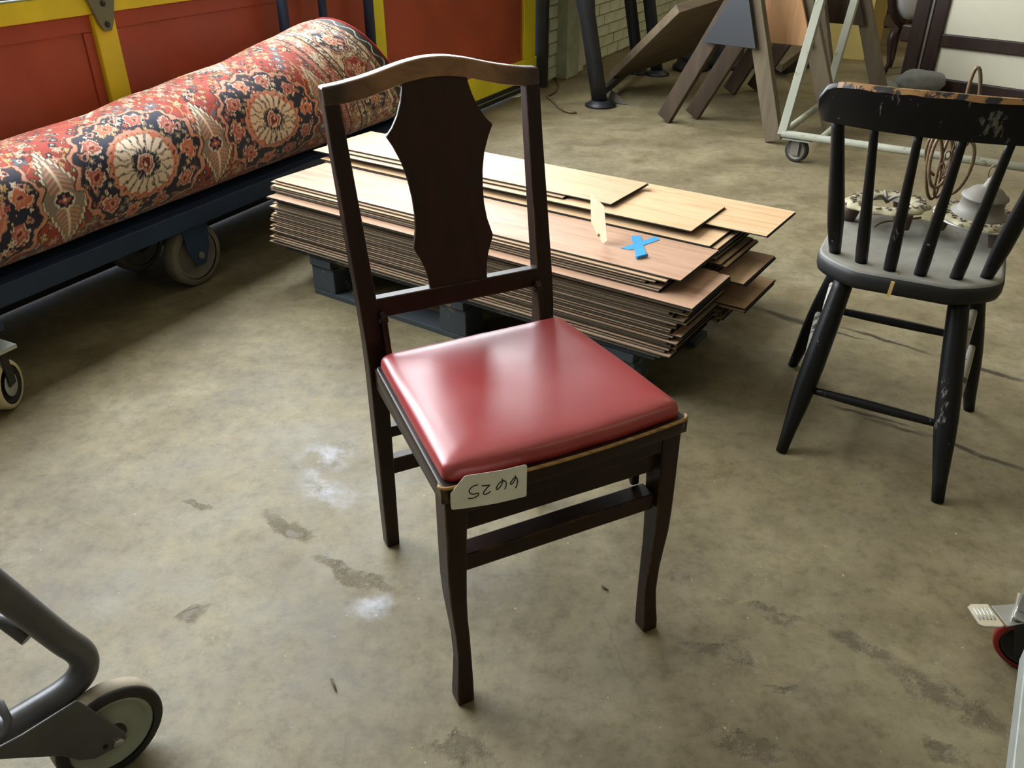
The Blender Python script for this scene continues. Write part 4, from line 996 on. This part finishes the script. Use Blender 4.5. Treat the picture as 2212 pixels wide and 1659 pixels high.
# tilted wide board
A0 = gz(1312, 160, .10); Cq = gpl(1512, 94, V(0, 5.80, 0), V(0, 1, 0)); best = None
for yy in np.linspace(4.3, 5.2, 400):
    Bq = gpl(1470, 0, V(0, yy, 0), V(0, 1, 0)); e = abs(unit(Bq - A0) @ unit(Cq - A0))
    if best is None or e < best[0]: best = (e, Bq)
Bq = best[1]; ec = unit(Cq - A0); eb = unit(Bq - A0 - ec * ((Bq - A0) @ ec)); nn = np.cross(ec, eb); nn = nn if nn @ FWD > 0 else -nn
t = MB(); t.prism([A0, A0 + ec * .64, A0 + ec * .64 + eb * .98, A0 + eb * .98], nn * .045)
tag(t.build('wide_board', M['board'], bevel=.003), 'wide grey-brown board tilted against the sawhorses near the brick wall', 'board')
# pipe-legged table
pt_ = thing('pipe_table', gz(1340, 190), 'black pipe-legged table with round flange feet by the brick wall', 'table')
F1 = gz(1297, 229); tq = gpl(1264, 0, F1, V(0, 1, 0)); lean = (tq - F1) / tq[2]
for (x, y), rr in (((1297, 229), .046), ((1380, 158), .040), ((1420, 162), .040)):
    f_ = gz(x, y); pts = [f_ + lean * z for z in (.01, .2, .45, .50, .56, .80)]
    t = MB(); t.tube(pts, [rr, rr, rr, rr, rr * 1.15, rr * 1.15], 16); t.build('pipe_leg', M['pipe'], pt_)
    t = MB(); t.lathe([(rr * 2.0, 0), (rr * 2.0, .012), (rr * 1.5, .02), (rr * 1.25, .035)], f_, Z3, 24); t.build('foot_flange', M['pipe'], pt_)
tc_ = gz(1345, 190) + lean * .82
t = MB(); t.box(V(tc_[0], tc_[1], .825), (.9, .6, .05), (WT, WN, Z3)); t.build('table_top', M['sawwood2'], pt_, bevel=.004)
t = MB(); f_ = gz(1340, 200); t.bar(F1 + lean * .07 + V(.03, .06, 0), gz(1380, 158) + lean * .07, .03, .04); t.build('cross_pipe', M['pipe'], pt_)
# scrap metal, cord, paper on the floor
t = MB(); P_ = [gz(1307, 190, .02), gz(1322, 195, .03), gz(1356, 226, .004), gz(1338, 224, .004), gz(1305, 213, .004)]; t.prism(P_, Z3 * .003)
tag(t.build('sheet_metal_scrap', M['greymetal']), 'bent grey sheet metal scrap beside the pipe table foot', 'scrap')
cp = [(1168, 152), (1178, 157), (1192, 162), (1203, 171), (1206, 184), (1200, 197), (1188, 205), (1180, 207), (1186, 212), (1198, 222), (1206, 231), (1218, 239), (1232, 243), (1246, 243)]
t = MB(); t.tube([gz(x, y, .008) for x, y in cp], .006, 8); tag(t.build('floor_cord', M['chain']), 'thin tan cord curling on the floor by the steel door jamb', 'cord')
t = MB(); t.prism([gz(x, y, .002) for x, y in [(1104, 212), (1113, 201), (1128, 196), (1132, 204), (1122, 210)]], Z3 * .006); tag(t.build('crumpled_paper', M['paper'], bevel=.002), 'scrap of white paper on the floor at the bottom of the red door', 'paper')
# cast-iron bases under the board
for x, y, R_, H_, lb in ((1492, 150, .13, .24, 'round black cast-iron base lying under the tilted board'), (1570, 145, .15, .22, 'squat black machine base behind the sawhorse legs')):
    c0 = gz(x, y); t = MB(); t.lathe([(R_, 0), (R_, .03), (R_ * .8, .05), (R_ * .72, H_ * .5), (R_ * .6, H_ * .85), (R_ * .3, H_), (.02, H_)], c0, Z3, 28); t.lathe([(R_ * .35, 0), (R_ * .35, .05), (.02, .06)], c0 + V(-.05, -R_ * .72, H_ * .45), unit(V(0, -1, .3)), 20)
    tag(t.build('iron_base', M['blackbox']), lb, 'base')
# low dark shelf board behind the sawhorses
sh = thing('low_bench', gz(1720, 175), 'low dusty bench with a pale top slab behind the sawhorses', 'bench')
Pb = [gz(x, y, .12) for x, y in [(1655, 118), (1722, 86), (1738, 88), (1734, 106), (1690, 140)]]
t = MB(); t.prism(Pb, -Z3 * .05); t.build('slab', M['sawwood'], sh, bevel=.003)
cbn = sum(Pb) / len(Pb); t = MB(); t.box(V(cbn[0], cbn[1] + .04, .035), (.55, .3, .07), (unit(V(.7, .7, 0)), unit(V(-.7, .7, 0)), Z3)); t.build('bench_base', M['blackbox'], sh)

# ------------------------------------------------------------------ white wheeled frame
K = gz(1690, 288, .13); E1 = unit(V(.8325, -.554, 0)); E2 = unit(V(.529, .849, 0))
wf = thing('wheeled_frame', V(K[0] + .6, K[1], 0), 'dusty white tubular frame cart on casters behind the black chair', 'cart')
LF, LS = 1.25, .78
def fp(u, v, z=.13): return K + E1 * u + E2 * v + Z3 * (z - .13)
for a, b in (((0, 0), (LF, 0)), ((0, LS), (LF, LS)), ((0, 0), (0, LS)), ((LF, 0), (LF, LS)), ((.18, 0), (.18, LS))):
    t = MB(); t.tube([fp(*a), fp(*b)], .0165, 10); t.build('base_tube', M['dusty_white'], wf)
pu = gpl(1773, 0, K, E1); d1 = (pu - K) / (pu[2] - .13)
for u, v in ((0, 0), (0, LS), (LF, 0), (LF, LS)):
    t = MB(); b_ = fp(u, v); t.bar(b_ - Z3 * .01, b_ + d1 * 1.05, .038, .038, E1); t.build('upright', M['dusty_white'], wf, bevel=.002)
    c0 = fp(u, v) + E1 * (.07 if u == 0 else -.07) + E2 * (.04 if v == 0 else -.04)
    t = MB(); t.box(c0 - Z3 * .022, (.13, .10, .006), (E1, E2, Z3)); t.build('caster_plate', M['dusty_white'], wf)
    wcn = V(c0[0], c0[1], .055); wa = unit(-E2 * .8 - E1 * .2)
    wheel(wf, wcn, wa, .055, .034, M['tyre_dark'], M['greymetal'], M['greymetal'])
    for sg in (-1, 1):
        t = MB(); t.bar(wcn + wa * .023 * sg - Z3 * .02, wcn + wa * .023 * sg + Z3 * .053, .04, .004, np.cross(wa, Z3)); t.build('caster_fork', M['greymetal'], wf)
t = MB(); t.bar(fp(0, 0) + d1 * 1.05, fp(0, LS) + d1 * 1.05, .038, .038); t.build('top_tube', M['dusty_white'], wf)
t = MB(); t.bar(fp(LF, 0) + d1 * 1.05, fp(LF, LS) + d1 * 1.05, .038, .038); t.build('top_tube', M['dusty_white'], wf)
t = MB(); t.bar(fp(0, 0) + d1 * 1.05, fp(LF, 0) + d1 * 1.05, .038, .038); t.build('top_tube', M['dusty_white'], wf)

# ------------------------------------------------------------------ far corner: box, cabinet, round-back chair, panelled screen, plush bundle
Pn = gz(1866, 131); Pr = gz(1897, 109); Pl = gz(1800, 124); er = unit(Pr - Pn); el = unit(V(-er[1], er[0], 0)); wdt = .62
bx_ = thing('cardboard_box', Pn, 'tall yellowed cardboard box standing behind the white frame cart', 'box')
q = [Pn, Pn + er * .55, Pn + er * .55 + el * wdt, Pn + el * wdt]
t = MB(); t.prism(q, Z3 * .95); t.build('carton', M['cardboard'], bx_, bevel=.004)
t = MB(); t.prism([Pn + el * .22 - er * .003 + Z3 * .35, Pn + el * .40 - er * .003 + Z3 * .35, Pn + el * .40 - er * .003 + Z3 * .95, Pn + el * .22 - er * .003 + Z3 * .95], -er * .002); t.build('dark_side_panel', M['sawwood2'], bx_)
t = MB(); t.prism([p + Z3 * .95 for p in [q[0], q[1], q[1] + el * .3, q[0] + el * .3]], Z3 * .004); t.build('flap', M['cardboard'], bx_)
Pc = gz(1915, 60); t = MB(); t.box(V(Pc[0] + .15, Pc[1] + .2, .5), (.5, .4, 1.0)); cb_ = thing('black_cabinet', V(Pc[0] + .15, Pc[1] + .2, 0), 'black cabinet standing far behind the cardboard box', 'cabinet')
t.build('body', M['blackbox'], cb_, bevel=.006); t = MB(); t.box(V(Pc[0] + .15, Pc[1] - .006, .5), (.46, .012, .94)); t.build('door', M['blackbox'], cb_, bevel=.004)
# round-back chair
rb_ = thing('round_back_chair', gz(1985, 165), 'dark wood chair with a round white upholstered back, beside the panelled screen', 'chair')
yb = gz(1975, 160)[1]; cc_ = gpl(1984, -32, V(0, yb, 0), V(0, 1, 0)); fx = unit(V(.9, .43, 0)); fz = Z3; R_ = .225
t = MB(); t.tube([cc_ + fx * R_ * math.cos(w_) + fz * R_ * 1.08 * math.sin(w_) for w_ in np.linspace(0, 2 * PI, 40, endpoint=False)], .028, 10, closed=True); t.build('back_frame', M['darkwood'], rb_)
fn = np.cross(fx, fz); t = MB(); t.lathe([(.212, -.02), (.212, .018), (.17, .034), (.08, .042), (.002, .043)], cc_, -fn if (-fn) @ FWD < 0 else fn, 36); t.build('back_cushion', M['whitecloth'], rb_)
zs_ = cc_[2] - .27
for i, (dx, dy, fo) in enumerate(((-.11, -.05, -.03), (.22, .04, .03), (.02, .20, -.02), (.26, .22, .03))):
    p = cc_ + V(dx, dy, 0); P_ = [V(p[0] + fo * f, p[1], z) for f, z in ((0, zs_ + .02), (.5, zs_ * .8), (.1, zs_ * .5), (-.2, zs_ * .25), (.6, .01))]
    t = MB(); t.tube(P_, [.026, .026, .018, .014, .020], 10); t.build('leg', M['darkwood'], rb_)
t = MB(); t.box(V(cc_[0] + .09, cc_[1] + .09, zs_ + .03), (.36, .26, .07)); t.build('seat_frame', M['darkwood'], rb_, bevel=.01)
for s_ in (-.1, .12):
    t = MB(); t.tube([V(cc_[0] + s_, cc_[1], zs_ + .05), cc_ + V(s_, 0, -.20)], .016, 8); t.build('back_support', M['darkwood'], rb_)
# panelled screen
Q0 = gz(2000, 190); Q1 = gz(2240, 226); ed = unit(Q1 - Q0); en = V(ed[1], -ed[0], 0)
sc_ = thing('panelled_screen', Q0, 'dark wood framed screen with two rows of cream panels beside the round-back chair', 'screen')
def sp_(u, z, d=0.): return Q0 + ed * u + en * d + Z3 * z
def spx(x, y): P = gpl(x, y, Q0, en); return (P - Q0) @ ed, P[2]
u_r, z_r = spx(2040, 72); u_b, z_b = spx(2035, 168)
def sbar(name, u0, u1, z0, z1, d, mat, bev=.006):
    t = MB(); t.box(sp_((u0 + u1) / 2, (z0 + z1) / 2, 0), (u1 - u0, d, z1 - z0), (ed, en, Z3)); t.build(name, M[mat], sc_, bevel=bev)
us = u_r; SW = 1.9
sbar('stile', us - .19, us - .10, 0, 1.2, .12, 'darkwood'); sbar('stile', us - .085, us, 0, 1.2, .07, 'darkwood'); sbar('stile', us + SW, us + SW + .1, 0, 1.2, .1, 'darkwood')
sbar('bead', us - .102, us - .083, 0, 1.2, .09, 'greymetal', .003)
sbar('rail', us, us + SW, z_r - .075, z_r, .07, 'darkwood'); sbar('rail', us, us + SW, 0.0, z_b, .07, 'darkwood'); sbar('rail', us, us + SW, 1.12, 1.2, .07, 'darkwood')
sbar('panel', us, us + SW, z_r, 1.12, .02, 'cream', 0); sbar('panel', us, us + SW, z_b, z_r - .075, .02, 'cream', 0)
sbar('knob_block', us - .26, us - .19, z_r - .07, z_r + .03, .06, 'darkwood', .01)
# plush bundle
pbn = gz(1975, 190)
def blob(c, r, seed, n=18):
    t = MB(); rings = []
    for i in range(n + 1):
        ph = PI * i / n; ring = []
        for j in range(24):
            q = 2 * PI * j / 24; d = V(math.sin(ph) * math.cos(q), math.sin(ph) * math.sin(q), math.cos(ph))
            kx = 1 + .16 * mnoise.noise(Vector(d * 1.7 + seed)); ring.append(c + V(*r) * d * kx)
        rings.append(ring)
    t.loft(rings, cap=False)
    t.v = [(x, y, max(z, .001)) for x, y, z in t.v]
    return t
tag(blob(gz(1982, 202) + Z3 * .07, (.16, .07, .078), 3.).build('plush_bundle', M['greycloth']), 'larger grey plush bundle at the foot of the panelled screen', 'bundle')
tag(blob(gz(1910, 206) + Z3 * .04, (.075, .08, .045), 9.).build('plush_bundle', M['greycloth']), 'small pale grey plush scrap beside the larger bundle', 'bundle')
# slivers on the floor
for x, y, dx, dy, lb in ((716, 1466, 10, 26, 'short pale wood splinter on the concrete in front of the side chair'), (1300, 1265, 14, 10, 'dark twig lying on the concrete between the side chair legs')):
    t = MB(); t.tube([gz(x, y, .003), gz(x + dx, y + dy, .003)], [.0022, .0014], 6); tag(t.build('wood_splinter', M['sawwood']), lb, 'splinter')
